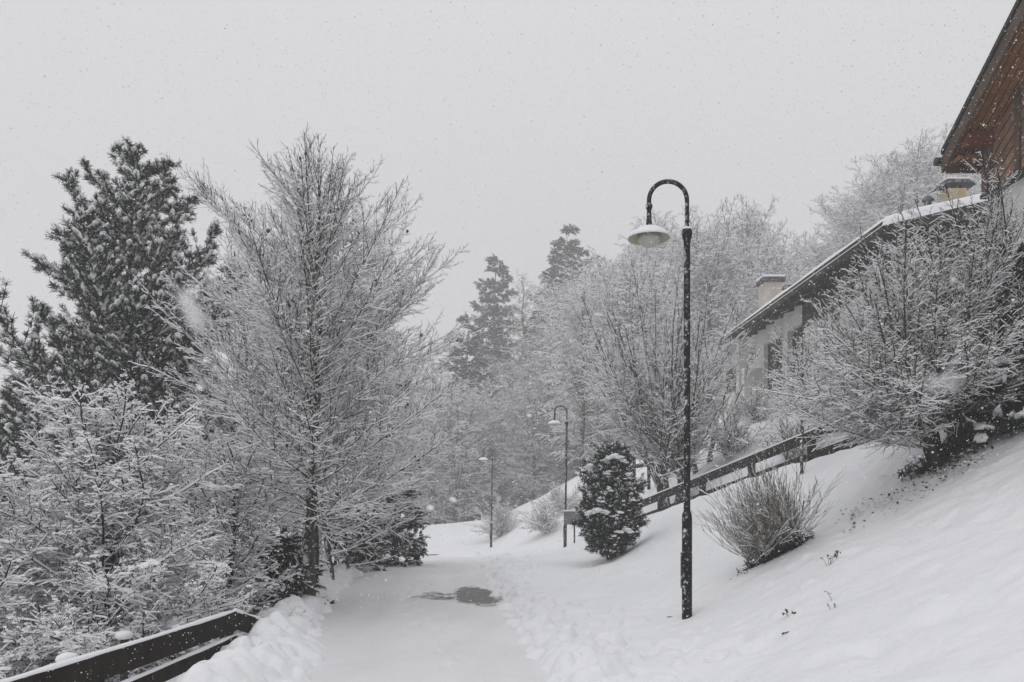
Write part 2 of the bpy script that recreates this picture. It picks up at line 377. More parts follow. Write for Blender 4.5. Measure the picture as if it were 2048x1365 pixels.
# bare wet patch of asphalt: a thin sheet whose melt mask runs from snow through slush to wet asphalt
def patch(name, x0, x1, y0, y1, fn, label, seed):
    gx = np.arange(x0, x1, .012); gy = np.arange(y0, y1, .018); PXg, PYg = np.meshgrid(gx, gy)
    zz = road_z(PXg, PYg) + .005
    u = 1024 + PXg / PYg * F; v = HZ + (CAMZ - HB(PXg, PYg)) / PYg * F
    mk = fn(u, v) + vnoise(PXg, PYg, 3.2, seed + 2) * .7 + vnoise(PXg, PYg, 9, seed) * .8 + vnoise(PXg, PYg, 26, seed + 1) * .6
    idx = np.arange(PXg.size).reshape(PXg.shape)
    q = np.stack([idx[:-1, :-1], idx[:-1, 1:], idx[1:, 1:], idx[1:, :-1]], -1).reshape(-1, 4)
    q = q[mk.reshape(-1)[q].min(axis=1) > -.02]
    used = np.unique(q); remap = np.zeros(PXg.size, int); remap[used] = np.arange(len(used))
    zz = zz - .022 * np.clip(mk * 3, 0, 1) * 0
    V = np.stack([PXg, PYg, zz], -1).reshape(-1, 3)[used]
    o = npmesh(name, V, remap[q], [asph], None, None, True)
    at = o.data.attributes.new('melt', 'FLOAT', 'POINT'); at.data.foreach_set('value', mk.reshape(-1)[used].astype(np.float32))
    return tag(o, label, kind='structure')
asph = mat('wet_asphalt', (.085, .085, .083), .4, ((.13, .13, .127), 40, (1, 1, 1)), (90, .5, .004), .4)
_t = asph.node_tree; _p = _t.nodes['Principled BSDF']; _a = _t.nodes.new('ShaderNodeAttribute'); _a.attribute_name = 'melt'
_r = _t.nodes.new('ShaderNodeValToRGB'); _r.color_ramp.elements[0].position = .02; _r.color_ramp.elements[0].color = (1, 1, 1, 1); _r.color_ramp.elements[1].position = .42; _r.color_ramp.elements[1].color = (0, 0, 0, 1)
_e = _r.color_ramp.elements.new(.16); _e.color = (.55, .55, .55, 1)
_m = _t.nodes.new('ShaderNodeMix'); _m.data_type = 'RGBA'; _src = _p.inputs['Base Color'].links[0].from_socket
_t.links.new(_a.outputs['Fac'], _r.inputs[0]); _t.links.new(_r.outputs[0], _m.inputs['Factor']); _t.links.new(_src, _m.inputs['A']); _m.inputs['B'].default_value = (.78, .785, .80, 1)
_t.links.new(_m.outputs['Result'], _p.inputs['Base Color'])
def f_main(u, v):
    du = u - 957; dv = v - (1196 + du * .10); return (1 - (np.abs(du) / 50) ** 2.4 - (np.abs(dv) / 19) ** 2) * 1.2
def f_tail(u, v):
    du = u - 872; dv = v - 1195; return (1 - (np.abs(du) / 40) ** 2 - (np.abs(dv) / 7) ** 2) * .45
patch('road_patch', -1.2, .0, 9.9, 13.8, f_main, 'bare wet asphalt showing through the snow on the lane', 61)
patch('road_patch', -1.85, -.85, 10.6, 13.2, f_tail, 'thin slushy streak beside the larger bare patch', 64)

# ------------------------------------------------------------------ plants: generators
class Segs:
    """collects tapered twig segments; builds prisms with snow lying on the upper faces"""
    def __init__(s): s.a = []
    def add(s, p, q, r0, r1): s.a.append((p[0], p[1], p[2], q[0], q[1], q[2], r0, r1))
    def mesh(s, name, mats, parent, snow=.006, snowk=.8, seed=0, cover=.9, extra=None):
        A = np.array(s.a); P = A[:, :3]; Q = A[:, 3:6]; r0 = A[:, 6:7]; r1 = A[:, 7:8]
        D = Q - P; L = np.linalg.norm(D, axis=1, keepdims=True) + 1e-9; D = D / L
        P = P - D * r0 * .4; Q = Q + D * r1 * .4
        S = np.cross(D, [0, 0, 1.0]); sl = np.linalg.norm(S, axis=1, keepdims=True); S = np.where(sl < 1e-3, [[1, 0, 0]], S / (sl + 1e-9)); U = np.cross(S, D)
        rs = np.random.RandomState(seed)
        hz = np.sqrt(np.clip(1 - D[:, 2:3] ** 2, 0, 1))
        has = (rs.rand(len(A), 1) < cover * np.clip((hz - .18) * 2.2, 0, 1))
        sn = (snow * rs.uniform(.5, 1.5, (len(A), 1)) + snowk * np.minimum(r0, .02)) * hz * has
        wd = 1 + .25 * has * (r0 < .009)
        def ring(C, r): return [C + S * r * wd, C + U * (r + sn), C - S * r * wd, C - U * r]
        V = np.stack(ring(P, r0) + ring(Q, r1), 1).reshape(-1, 3)
        b = (np.arange(len(A)) * 8)[:, None]
        f = np.concatenate([b + np.array([[k, (k + 1) % 4, (k + 1) % 4 + 4, k + 4]]) for k in range(4)], 0)
        mi_s = has[:, 0].astype(int)
        mi = np.concatenate([mi_s, mi_s, np.zeros(len(A), int), np.zeros(len(A), int)])
        faces = [f]; mids = [mi]
        if extra is not None:
            off = len(V)
            for (V2, f2, m2) in extra:
                V = np.concatenate([V, V2]); faces.append(f2 + off); mids.append(m2); off = len(V)
        o = npmesh(name, V, faces, mats, mids, parent)
        return o

def rdir(rg): 
    z = rg.uniform(-1, 1); a = rg.uniform(0, 6.283); k = math.sqrt(1 - z * z); return Vector((k * math.cos(a), k * math.sin(a), z))

def off_dir(d, ang, az):
    s = d.cross(Vector((0, 0, 1)))
    if s.length < .05: s = Vector((1, 0, 0))
    s.normalize(); u = s.cross(d)
    return (d * math.cos(ang) + (s * math.cos(az) + u * math.sin(az)) * math.sin(ang)).normalized()

def grow(sg, p, d, L, r, lvl, spec, rg, tips=None):
    sp = spec[lvl]; n = sp['n']; st = L / n; up = sp['up']; wob = sp['wob']
    last = lvl == len(spec) - 1
    pos = p.copy(); dr = d.copy(); acc = -sp.get('t0', .15) * L; side = rg.choice((-1, 1))
    rt = sp.get('tip', .35)
    for i in range(n):
        dr = (dr + Vector((rg.gauss(0, wob), rg.gauss(0, wob), rg.gauss(0, wob) + up))).normalized()
        q = pos + dr * st
        ra = r * (1 - (1 - rt) * i / n); rb = r * (1 - (1 - rt) * (i + 1) / n)
        sg.add(pos, q, ra, rb)
        if not last:
            acc += st
            while acc > 0:
                acc -= sp['gap'] * rg.uniform(.6, 1.4)
                t = min(1, (i + rg.random()) / n); c = pos.lerp(q, rg.random())
                cl = (sp['lf'] * L * (1 - t) ** sp.get('pw', .8) + sp['lm']) * rg.uniform(.55, 1.15)
                side = -side
                az = (0 if side > 0 else math.pi) + rg.gauss(sp.get('azm', 0), sp.get('azs', .9))
                cd = off_dir(dr, R(rg.uniform(*sp['ang'])), az)
                grow(sg, c, cd, cl, max(ra * sp.get('rf', .55), spec[lvl + 1].get('rmin', .002)), lvl + 1, spec, rg, tips)
        pos = q
    if tips is not None and last: tips.append((pos, dr))

def trunk_mesh(parent, pts, rads, m, name='trunk', n=9, seed=0):
    rg = random.Random(seed); mb = MB(); P = []; Rr = []
    for i in range(len(pts) - 1):
        for k in range(4):
            t = k / 4; P.append(Vector(pts[i]).lerp(Vector(pts[i + 1]), t)); Rr.append((rads[i] + (rads[i + 1] - rads[i]) * t) * rg.uniform(.93, 1.07))
    P.append(Vector(pts[-1])); Rr.append(rads[-1])
    mb.tube(P, Rr, n); return mb.build(name, m, parent)

# small templates
def tmpl_blob(seed, sub=1):
    import bmesh
    bm = bmesh.new(); bmesh.ops.create_icosphere(bm, subdivisions=sub, radius=1)
    rg = random.Random(seed)
    for v in bm.verts: v.co *= rg.uniform(.72, 1.2); v.co.z = max(v.co.z, -.45)
    V = np.array([v.co[:] for v in bm.verts]); Fc = np.array([[v.index for v in f.verts] for f in bm.faces]); bm.free()
    return V, Fc
BLOBS = [tmpl_blob(i) for i in range(4)]
BLOB2 = tmpl_blob(9, 2)

def tmpl_tuft(seed, n=24, wd=.06, snow=True, spread=(15, 88)):
    """needle tuft along +X with a snow pad on top (+Z)"""
    rg = random.Random(seed); V = []; Fc = []; Mi = []
    for i in range(n):
        a = R(rg.uniform(*spread)); b = rg.uniform(0, 6.283); L = rg.uniform(.7, 1.1)
        o = Vector((rg.uniform(-.55, .15), 0, 0)); d = Vector((math.cos(a), math.sin(a) * math.cos(b), math.sin(a) * math.sin(b)))
        s = d.cross(rdir(rg)).normalized() * wd
        k = len(V); V += [o - s * .6, o + s * .6, o + d * L * .75 + s, o + d * L, ]; Fc += [(k, k + 1, k + 2), (k, k + 2, k + 3)]; Mi += [rg.choice((0, 0, 1))] * 2
    if snow:
        bv, bf = BLOBS[seed % 4]; k = len(V)
        sc = np.array([rg.uniform(.5, .8), rg.uniform(.35, .55), rg.uniform(.16, .28)])
        V += [Vector(v) for v in (bv * sc + np.array([.15, 0, .3]))]; Fc += [tuple(f + k) for f in bf]; Mi += [2] * len(bf)
    return np.array([v[:] for v in V]), np.array(Fc), np.array(Mi)

def tmpl_frond(seed, snow=True):
    rg = random.Random(seed); V = []; Fc = []; Mi = []
    for i in range(9):
        x = i / 9
        for sd in (-1, 1):
            L = (.55 * (1 - x) + .18) * rg.uniform(.8, 1.15)
            o = Vector((x, 0, -.25 * x * x)); d = Vector((.65, sd * .75, -.32 + rg.uniform(-.15, .1))).normalized()
            k = len(V); s = Vector((.055, -sd * .02, .03))
            V += [o - s, o + s, o + d * L]; Fc.append((k, k + 1, k + 2)); Mi.append(0)
            V += [o + d * L * .3 - Vector((0, 0, .0)), o + d * L * .3 + Vector((.09, 0, -.14)), o + d * L * .8 + Vector((.02, 0, -.2))]; Fc.append((k + 3, k + 4, k + 5)); Mi.append(rg.choice((0, 1)))
    if snow:
        bv, bf = BLOBS[seed % 4]; k = len(V)
        V += [Vector(v) for v in (bv * np.array([.5, .2, .07]) + np.array([.5, 0, .06]))]; Fc += [tuple(f + k) for f in bf]; Mi += [2] * len(bf)
    return np.array([v[:] for v in V]), np.array(Fc), np.array(Mi)

def scatter(tmpls, items, seed=0):
    """items: list of (pos, dir, scale, kind). Returns V,F,M arrays"""
    outs = []
    kinds = np.array([it[3] for it in items]); P = np.array([it[0][:] for it in items]); D = np.array([it[1][:] for it in items]); Sc = np.array([it[2] for it in items])
    off = 0; VV = []; FF = []; MM = []
    for k, (tv, tf, tm) in enumerate(tmpls):
        sel = np.where(kinds == k)[0]
        if len(sel) == 0: continue
        d = D[sel] / np.linalg.norm(D[sel], axis=1, keepdims=True)
        s = np.cross([0, 0, 1.0], d); sl = np.linalg.norm(s, axis=1, keepdims=True); s = np.where(sl < 1e-3, [[0, 1, 0]], s / (sl + 1e-9)); u = np.cross(d, s)
        B = np.stack([d, s, u], 1)   # rows
        v = np.einsum('vk,nkj->nvj', tv, B) * Sc[sel][:, None, None] + P[sel][:, None, :]
        f = tf[None] + (np.arange(len(sel)) * len(tv))[:, None, None] + off
        VV.append(v.reshape(-1, 3)); FF.append(f.reshape(-1, 3)); MM.append(np.tile(tm, len(sel))); off += len(sel) * len(tv)
    return np.concatenate(VV), np.concatenate(FF), np.concatenate(MM)

TUFT_S = [tmpl_tuft(i, 22) for i in range(4)]; TUFT_N = [tmpl_tuft(i + 10, 26, snow=False) for i in range(3)]
TUFTS = TUFT_S + TUFT_N
FRONDS = [tmpl_frond(i) for i in range(3)] + [tmpl_frond(i + 10, False) for i in range(2)]

def decid(name, label, cat, base, Ht, r0, spec, prof, nb, el, seed, mats=('bark', 'twig', 'twig_snow'), snow=.006, cover=.9,
          lean=(0, 0), first=.12, group=None, leaves=0, top_split=0, rz=0, trunk_m=None, rb=.35):
    rg = random.Random(seed); t = thing(name, label, cat, base, rz, group)
    n = 12; pts = []; rads = []; p = Vector((0, 0, -.25)); 
    for i in range(n + 1):
        f = i / n
        pts.append(Vector((lean[0] * f + rg.gauss(0, .012 * Ht * .3), lean[1] * f + rg.gauss(0, .012 * Ht * .3), -.25 + (Ht + .25) * f))); rads.append(r0 * (1 - f) ** .8 + .006)
    pts[0].x = pts[0].y = 0
    trunk_mesh(t, pts, rads, M[trunk_m or mats[0]], seed=seed)
    sg = Segs(); tips = []; az = rg.uniform(0, 6.28)
    for i in range(nb):
        f = first + (1 - first) * ((i + .5) / nb) ** .9 * .985
        k = min(int(f * n), n - 1); c = pts[k].lerp(pts[k + 1], f * n - k)
        az += 2.4 + rg.uniform(-.5, .5)
        e = R(el[0] + (el[1] - el[0]) * f + rg.uniform(-8, 8))
        L = prof(f) / max(.5, math.cos(e)) * rg.uniform(.7, 1.08)
        d = Vector((math.cos(az) * math.cos(e), math.sin(az) * math.cos(e), math.sin(e)))
        grow(sg, c, d, L, max(rads[k] * rb, .008) * min(1, L), 0, spec, rg, tips)
    extra = None; mm = [M[mats[1]], M[mats[2]], M['dead_leaf']]
    if leaves and tips:
        items = []
        for k in range(leaves):
            q, dd = rg.choice(tips); q = q + rdir(rg) * .02
            for j in range(rg.randint(2, 6)):
                items.append((q + rdir(rg) * .05, Vector((rg.gauss(0, .5), rg.gauss(0, .5), -1)), rg.uniform(.03, .07), 0))
        lv = (np.array([[0, -.12, 0], [.5, -.35, .05], [1, 0, 0], [.5, .35, .05], [0, .12, 0]]), np.array([[0, 1, 2], [0, 2, 3], [0, 3, 4]]), np.array([2, 2, 2]))
        extra = [scatter([lv], items)]
    sg.mesh('crown', mm, t, snow, seed=seed, cover=cover, extra=extra)
    return t

def multistem(name, label, cat, base, stems, spec, seed, mats=('bark', 'twig', 'twig_snow'), snow=.006, cover=.9, group=None, rbase=.02, extra_fn=None, splay=.15, stem_name='stem', shield=None):
    """stems: list of (dir, length, radius)"""
    rg = random.Random(seed); t = thing(name, label, cat, base, 0, group); sg = Segs()
    for (d, L, r, o) in stems:
        grow(sg, Vector(o), Vector(d).normalized(), L, r, 0, spec, rg)
    ex = extra_fn(rg) if extra_fn else None
    sg.mesh('twigs', [M[mats[1]], M[mats[2]], M['dead_leaf']], t, snow, seed=seed, cover=cover, extra=ex)
    return t

def blobs_extra(rg, pts, s0, s1, flat=.5, mi=1):
    V = []; Fs = []; off = 0
    for p in pts:
        bv, bf = rg.choice(BLOBS); s = rg.uniform(s0, s1)
        a = rg.uniform(0, 6.28); c, sn = math.cos(a), math.sin(a)
        v = bv * np.array([s * rg.uniform(.8, 1.7), s, s * flat]); v = v @ np.array([[c, sn, 0], [-sn, c, 0], [0, 0, 1]]) + np.array(p[:])
        V.append(v); Fs.append(bf + off); off += len(v)
    Fs = np.concatenate(Fs); return (np.concatenate(V), Fs, np.full(len(Fs), mi))

# ------------------------------------------------------------------ street lamps
def make_lamp(label):
    t = thing('street_lamp', label, 'street lamp', (0, 0, 0), 0, 'lamps along the lane')
    zc = 4.39
    m = MB(); m.tube([(0, 0, -.3), (0, 0, 1.16)], [.057, .057], 20); m.tube([(0, 0, 1.16), (0, 0, 1.19), (0, 0, 1.22)], [.057, .052, .039], 20, cap=False)
    m.box(-.067, -.055, -.03, .03, .35, .75)                                   # access door
    m.build('pole_sleeve', M['iron'], t)
    m = MB(); m.tube([(0, 0, 1.2), (0, 0, zc - .1), (0, 0, zc - .02)], [.0375, .036, .036], 18); m.build('pole', M['iron'], t)
    m = MB(); m.lathe([(.036, -.15), (.042, -.1), (.05, -.08), (.058, -.045), (.058, .0), (.05, .02), (.03, .03), (.022, .035)], 20, c=(0, 0, zc)); m.build('collar', M['iron'], t)
    m = MB(); m.lathe([(.055, .018), (.05, .034), (.03, .045), (.02, .045)], 16, c=(0, 0, zc)); m.build('snow_cap', M['clod_snow'], t)
    rA = .215; zt = 4.98 - rA - .026
    pts = [(0, 0, zc), (0, 0, zt)] + [(-rA + rA * math.cos(a), 0, zt + rA * math.sin(a)) for a in [math.pi * k / 18 for k in range(1, 19)]] + [(-2 * rA, 0, zt - .07)]
    m = MB(); m.tube(pts, [.0255] * len(pts), 14); m.build('curved_arm', M['iron'], t)
    # snow line on the arch
    sp = [(-rA + (rA + .024) * math.cos(a), 0, zt + (rA + .024) * math.sin(a)) for a in [R(25) + R(115) * k / 14 for k in range(15)]]
    rr = random.Random(2); m = MB(); m.tube(sp, [.002] + [rr.uniform(.008, .017) for _ in range(13)] + [.002], 8); m.build('snow_ridge', M['clod_snow'], t)
    cx = -2 * rA; zs = zt - .07
    m = MB(); m.lathe([(.02, .04), (.034, .025), (.040, 0), (.034, -.025), (.024, -.035), (.026, -.06), (.03, -.16), (.038, -.22), (.06, -.262), (.07, -.275), (.02, -.276)], 24, c=(cx, 0, zs)); m.build('bell', M['iron'], t)
    zd = zs - .27
    sh = MB(); sh.lathe([(.03, .004), (.10, -.012), (.17, -.045), (.215, -.075), (.232, -.092), (.234, -.098)], 40, c=(cx, 0, zd))
    s1 = sh.build('lamp_shade', M['metal_dark'], t)
    sh = MB(); sh.lathe([(.229, -.098), (.21, -.086), (.165, -.058), (.09, -.03), (.02, -.02)], 40, c=(cx, 0, zd)); sh.lathe([(.234, -.098), (.229, -.098)], 40, c=(cx, 0, zd)); sh.build('reflector', M['shade_in'], s1)
    sc = MB(); sc.lathe([(.065, .03), (.09, .035), (.13, .02), (.19, -.022), (.228, -.062), (.243, -.088), (.236, -.094), (.225, -.08)], 40, c=(cx, 0, zd)); sc.build('snow_cap', M['clod_snow'], s1)
    m = MB(); m.lathe([(.115, -.055), (.13, -.085), (.128, -.11), (.105, -.15), (.06, -.178), (.001, -.186)], 32, c=(cx, 0, zd)); m.build('glass_bowl', M['glass_bowl'], t)
    return t
def lamp_at(px, py, Y, t):
    t.location = ((px - 1024) / F * Y, Y, CAMZ + (HZ - py) / F * Y)
L1 = make_lamp('nearest black street lamp with gooseneck arm, standing on the snowy slope')
lamp_at(1374, 1238, 8.7, L1)
L2 = dup(L1, (0, 0, 0), R(3), (1, 1, 1), 'middle street lamp of the three, standing beside the small grey board'); lamp_at(1130, 1096, 26.8, L2)
L2.rotation_euler = (0, R(.8), R(4))
L3 = dup(L1, (0, 0, 0), R(-4), (1, 1, 1), 'farthest and faintest street lamp, beyond the bend of the lane', tilt=0); lamp_at(982, 1097, 37.5, L3); L3.rotation_euler = (0, R(.8), R(-4))
for L in (L1, L2, L3):
    print('lamp ground', L.location[:], Hs(L.location.x, L.location.y))

# ------------------------------------------------------------------ right fence (two rails on the terrace edge)
fr = thing('rail_fence', 'long dark two rail wooden fence climbing the slope right of the lane', 'fence')
A_ = PX(1262, 1010, 22.9); B_ = PX(1712, 826, 13.9); C_ = B_ + (B_ - A_).normalized() * 3.0
def fpt(px):
    k = (px - 1024) / F; d = C_ - A_; t = (k * A_.y - A_.x) / (d.x - k * d.y); return A_ + d * t
up = Vector((0, 0, 1))
for nm, dz, h in (('top_rail', -.10, .20), ('lower_rail', -.52, .19)):
    m = MB(); m.beam(A_ + up * dz, C_ + up * (dz), .06, h); m.build(nm, M['fence'], fr, .006)
m = MB(); m.beam(A_ + up * .012, C_ + up * .012, .075, .03); m.build('snow_strip', M['clod_snow'], fr)
for px in (1322, 1407, 1506, 1627, 1790):
    p = fpt(px); m = MB(); m.box(p.x - .07, p.x + .07, p.y + .035, p.y + .16, Hs(p.x, p.y) - .3, p.z - .03); m.build('post', M['fence'], fr, .006)
# ------------------------------------------------------------------ left fence
fl = thing('board_fence', 'dark board fence with snow on its rails at the lower left beside the lane', 'fence')
pts_t = [PX(-70, 1390, 4.45), PX(100, 1338, 5.05), PX(300, 1278, 6.1), PX(470, 1223, 7.6)]
end = PX(527, 1243, 8.25)
def rail(pts, name, h, wd, par, sag=0, snow=True):
    m = MB(); s = MB(); rr = random.Random(len(pts))
    for a, b in zip(pts[:-1], pts[1:]):
        m.beam(a - up * h / 2, b - up * h / 2, wd, h)
    m.build(name, M['fence'], par, .004)
    P = []; Rr = []
    for a, b in zip(pts[:-1], pts[1:]):
        for k in range(6): P.append(a.lerp(b, k / 6) + up * .004); Rr.append(rr.uniform(.018, .027))
    P.append(pts[-1] + up * .004); Rr.append(.012)
    s.tube(P, Rr, 8); o = s.build('snow_strip', M['clod_snow'], par)
rail(pts_t, 'top_board', .19, .045, fl)
rail([pts_t[-1], end], 'end_board', .17, .045, fl)
low = [p - up * .30 for p in pts_t]; low = [low[0], low[1], low[2] + up * .03, low[3] + up * .06]
rail(low, 'lower_board', .12, .045, fl)
rail([low[-1], PX(503, 1278, 7.95)], 'end_board', .10, .045, fl)
for q in (pts_t[-1], end, pts_t[1].lerp(pts_t[2], .5), pts_t[0]):
    m = MB(); m.box(q.x - .13, q.x - .03, q.y - .05, q.y + .05, q.z - 1.3, q.z - .03); m.build('post', M['fence'], fl)
# snow capped stumps behind it
for (px, py, Y, s, lab) in ((135, 1318, 6.0, .085, 'short dark post with an oval snow cap, nearest the lower left corner'), (248, 1272, 7.0, .078, 'short dark post with an oval snow cap, middle one behind the board fence'), (345, 1248, 8.0, .07, 'short dark post with a small snow cap, farthest one behind the board fence')):
    p = PX(px, py, Y); t = thing('wooden_post', lab, 'post', (p.x, p.y, p.z - 1.1), 0, 'snow capped posts behind the board fence')
    m = MB(); m.tube([(0, 0, -.5), (0, 0, 1.08)], [.035, .032], 10); m.build('stake', M['bark'], t)
    m = MB(); m.lathe([(.001, .045), (s * .5, .042), (s * .85, .028), (s, .002), (s * .8, -.022), (.03, -.03)], 16, c=(0, 0, 1.1)); m.build('snow_cap', M['clod_snow'], t)

# small back fence left of the pollard tree
t = thing('garden_fence', 'far stretch of dark garden fence behind the evergreen bush', 'fence')
a = PX(1262, 915, 27); b = PX(1338, 902, 25)
m = MB(); m.beam(a, b, .05, .16); m.build('top_rail', M['fence'], t); m = MB(); m.beam(a - up * .34, b - up * .34, .05, .14); m.build('lower_rail', M['fence'], t)
for f in (.1, .5, .95):
    p = a.lerp(b, f); m = MB(); m.box(p.x - .05, p.x + .05, p.y + .03, p.y + .13, p.z - 1.2, p.z + .12); m.build('post', M['fence'], t)

# ------------------------------------------------------------------ notice board
p = PX(1150, 1092, 24.6)
t = thing('notice_board', 'small blank grey board on two thin legs beside the middle lamp', 'notice board', (p.x, p.y, p.z), R(6))
m = MB(); m.box(-.36, .22, -.02, .02, .68, 1.1); m.build('board', M['sign_grey'], t, .006)
for x in (.0, .2) : pass
for x in (-.012, .34):
    m = MB(); m.box(x - .022, x + .022, .022, .062, -.3, 1.05); m.build('leg', M['iron'], t)
m = MB(); m.beam((-.37, 0, 1.125), (.23, 0, 1.125), .07, .05); m.build('snow_cap', M['clod_snow'], t, .015)
m = MB(); m.beam((-.012, .042, .75), (.34, .042, .75), .03, .05); m.build('crossbar', M['iron'], t)

# ------------------------------------------------------------------ low house
h1 = thing('low_house', 'low white house with a snowy roof and dark eaves on the hillside', 'house', (9.9, 25, 3.6))
def h1p(x, y, z): return (x - 9.9, y - 25, z - 3.6)
def hb(m, x0, x1, y0, y1, z0, z1, mi=0): m.box(x0 - 9.9, x1 - 9.9, y0 - 25, y1 - 25, z0 - 3.6, z1 - 3.6, mi)
XE, XW, XR, YF, YB, YWF, YWB, ZE, TP = 8.8, 9.9, 15.0, 18.2, 32.2, 19.3, 31.3, 7.95, math.tan(R(13.6))
def roofz(x): return ZE + (x - XE) * TP if x < XR else ZE + (2 * XR - x - XE) * TP
# walls with real openings on the lane side: pieces between windows
side = [(YWF, 19.9, None), (19.9, 21.3, (5.5, 7.0)), (21.3, 23.2, None), (23.2, 24.8, (5.4, 7.1)), (24.8, 26.1, None), (26.1, 27.6, (5.2, 7.35)), (27.6, 28.15, None), (28.15, 30.2, (5.3, 7.35)), (30.2, YWB, None)]
m = MB()
for y0, y1, op in side:
    if op is None: hb(m, XW, XW + .35, y0, y1, 2.2, 8.2)
    else: hb(m, XW, XW + .35, y0, y1, 2.2, op[0]); hb(m, XW, XW + .35, y0, y1, op[1], 8.2)
hb(m, XW + .35, 20.1, YWB - .3, YWB, 2.2, 8.2)
hb(m, XW + .35, 12.2, YWF, YWF + .3, 2.2, 8.2); hb(m, 12.2, 13.8, YWF, YWF + .3, 2.2, 5.2); hb(m, 12.2, 13.8, YWF, YWF + .3, 7.0, 8.2); hb(m, 13.8, 20.1, YWF, YWF + .3, 2.2, 8.2)
hb(m, 19.75, 20.1, YWF + .3, YWB - .3, 2.2, 8.2)
wall = m.build('wall', M['plaster'], h1)
m = MB(); m.prism([h1p(XW - .04, YWF - .05, 7.05), h1p(20.1, YWF - .05, 7.05), h1p(20.1, YWF - .05, roofz(20.1) - .14), h1p(XR, YWF - .05, roofz(XR) - .14), h1p(XW - .04, YWF - .05, roofz(XW) - .14)], (0, .045, 0)); m.build('gable_boarding', M['wood_dark'], h1)
m = MB(); hb(m, XW - .04, XW - .003, YWF, 26.1, 7.12, roofz(XW) - .14); m.build('side_boarding', M['wood_dark'], h1)
for y0, y1, op in side:
    if op is None: continue
    f = MB(); z0, z1 = op
    for (a0, a1, b0, b1) in ((y0, y0 + .08, z0, z1), (y1 - .08, y1, z0, z1), (y0 + .08, y1 - .08, z0, z0 + .08), (y0 + .08, y1 - .08, z1 - .08, z1), ((y0 + y1) / 2 - .04, (y0 + y1) / 2 + .04, z0 + .08, z1 - .08)):
        hb(f, XW + .16, XW + .24, a0, a1, b0, b1)
    fo = f.build('window', M['shutter'], h1)
    g = MB(); hb(g, XW + .19, XW + .21, y0 + .08, y1 - .08, z0 + .08, z1 - .08); g.build('pane', M['pane'], fo)
    s = MB(); hb(s, XW - .12, XW - .003, y0 - .08, y1 + .08, z0 - .1, z0 - .02); s.build('sill', M['plaster'], fo)
f = MB(); hb(f, 12.2, 13.8, YWF + .12, YWF + .2, 5.2, 7.0); fo = f.build('window', M['pane'], h1)
# projecting porch at the far corner
m = MB(); hb(m, 9.15, XW - .003, 30.3, 30.6, 3.2, 6.45); hb(m, 9.15, 9.4, 30.603, 33.6, 3.2, 5.7); m.build('parapet_wall', M['plaster'], h1)
m = MB(); hb(m, 9.42, 9.75, 31.9, 32.25, 5.0, 8.0); m.build('pillar', M['plaster'], h1)
m = MB(); hb(m, 9.5, 9.8, 32.6, 34.0, 3.2, 6.9); m.build('side_door', M['shutter'], h1)
# eave underside, fascia, rafters, roof slabs and snow
m = MB()
def slab(m, dz0, dz1, x0, x1, y0, y1, mi=0):
    poly = [h1p(x0, y0, roofz(x0) + dz0), h1p(x0, y0, roofz(x0) + dz1)]
    xs = [x0, XR, x1] if x0 < XR < x1 else [x0, x1]
    top = [h1p(x, y0, roofz(x) + dz1) for x in xs]; bot = [h1p(x, y0, roofz(x) + dz0) for x in reversed(xs)]
    m.prism(top + bot, (0, y1 - y0, 0), mi)
slab(m, -.12, .0, XE, 2 * XR - XE, YF, YB); rf = m.build('roof', M['wood_dark'], h1)
m = MB(); slab(m, -.22, .05, XE - .05, XE - .002, YF - .03, YB + .03); m.build('fascia', M['wood_dark'], rf)
m = MB()
poly = [h1p(x, YF - .06, roofz(x) + z) for x, z in ((XE, -.26), (XR, -.26), (2 * XR - XE, -.26), (2 * XR - XE, .03), (XR, .03), (XE, .03))]
m.prism(poly, (0, .055, 0)); m.build('verge_board', M['wood_dark'], rf)
for y in np.arange(19.0, 32, 1.0):
    m = MB(); m.beam(h1p(XE + .1, y, roofz(XE + .1) - .2), h1p(XW - .01, y, roofz(XW) - .2), .12, .16); m.build('rafter', M['wood_dark'], rf)
# snow slab with rounded, uneven edge
sx = np.concatenate([np.linspace(XE - .06, XE + .3, 6), np.linspace(XE + .6, 2 * XR - XE - .4, 24), np.linspace(2 * XR - XE - .2, 2 * XR - XE + .06, 4)])
sy = np.concatenate([np.linspace(YF - .1, YF + .3, 6), np.linspace(YF + .6, YB - .4, 40), np.linspace(YB - .2, YB + .1, 4)])
SX, SY = np.meshgrid(sx, sy)
rz_ = ZE + np.minimum(SX - XE, 2 * XR - XE - SX) * TP
edge = np.minimum(np.minimum(SX - sx[0], sx[-1] - SX), np.minimum(SY - sy[0], sy[-1] - SY))
SZ = rz_ + .008 + .20 * np.sqrt(np.clip(edge / .2, 0, 1)) * (1 + .5 * vnoise(SX, SY, .8, 50)) - .07 * (edge < .001)
n1, n2 = SX.shape; idx = np.arange(n1 * n2).reshape(n1, n2)
quads = np.stack([idx[:-1, :-1], idx[:-1, 1:], idx[1:, 1:], idx[1:, :-1]], -1).reshape(-1, 4)
npmesh('roof_snow', np.stack([SX - 9.9, SY - 25, SZ - 3.6], -1).reshape(-1, 3), quads, [M['clod_snow']], None, rf, True)
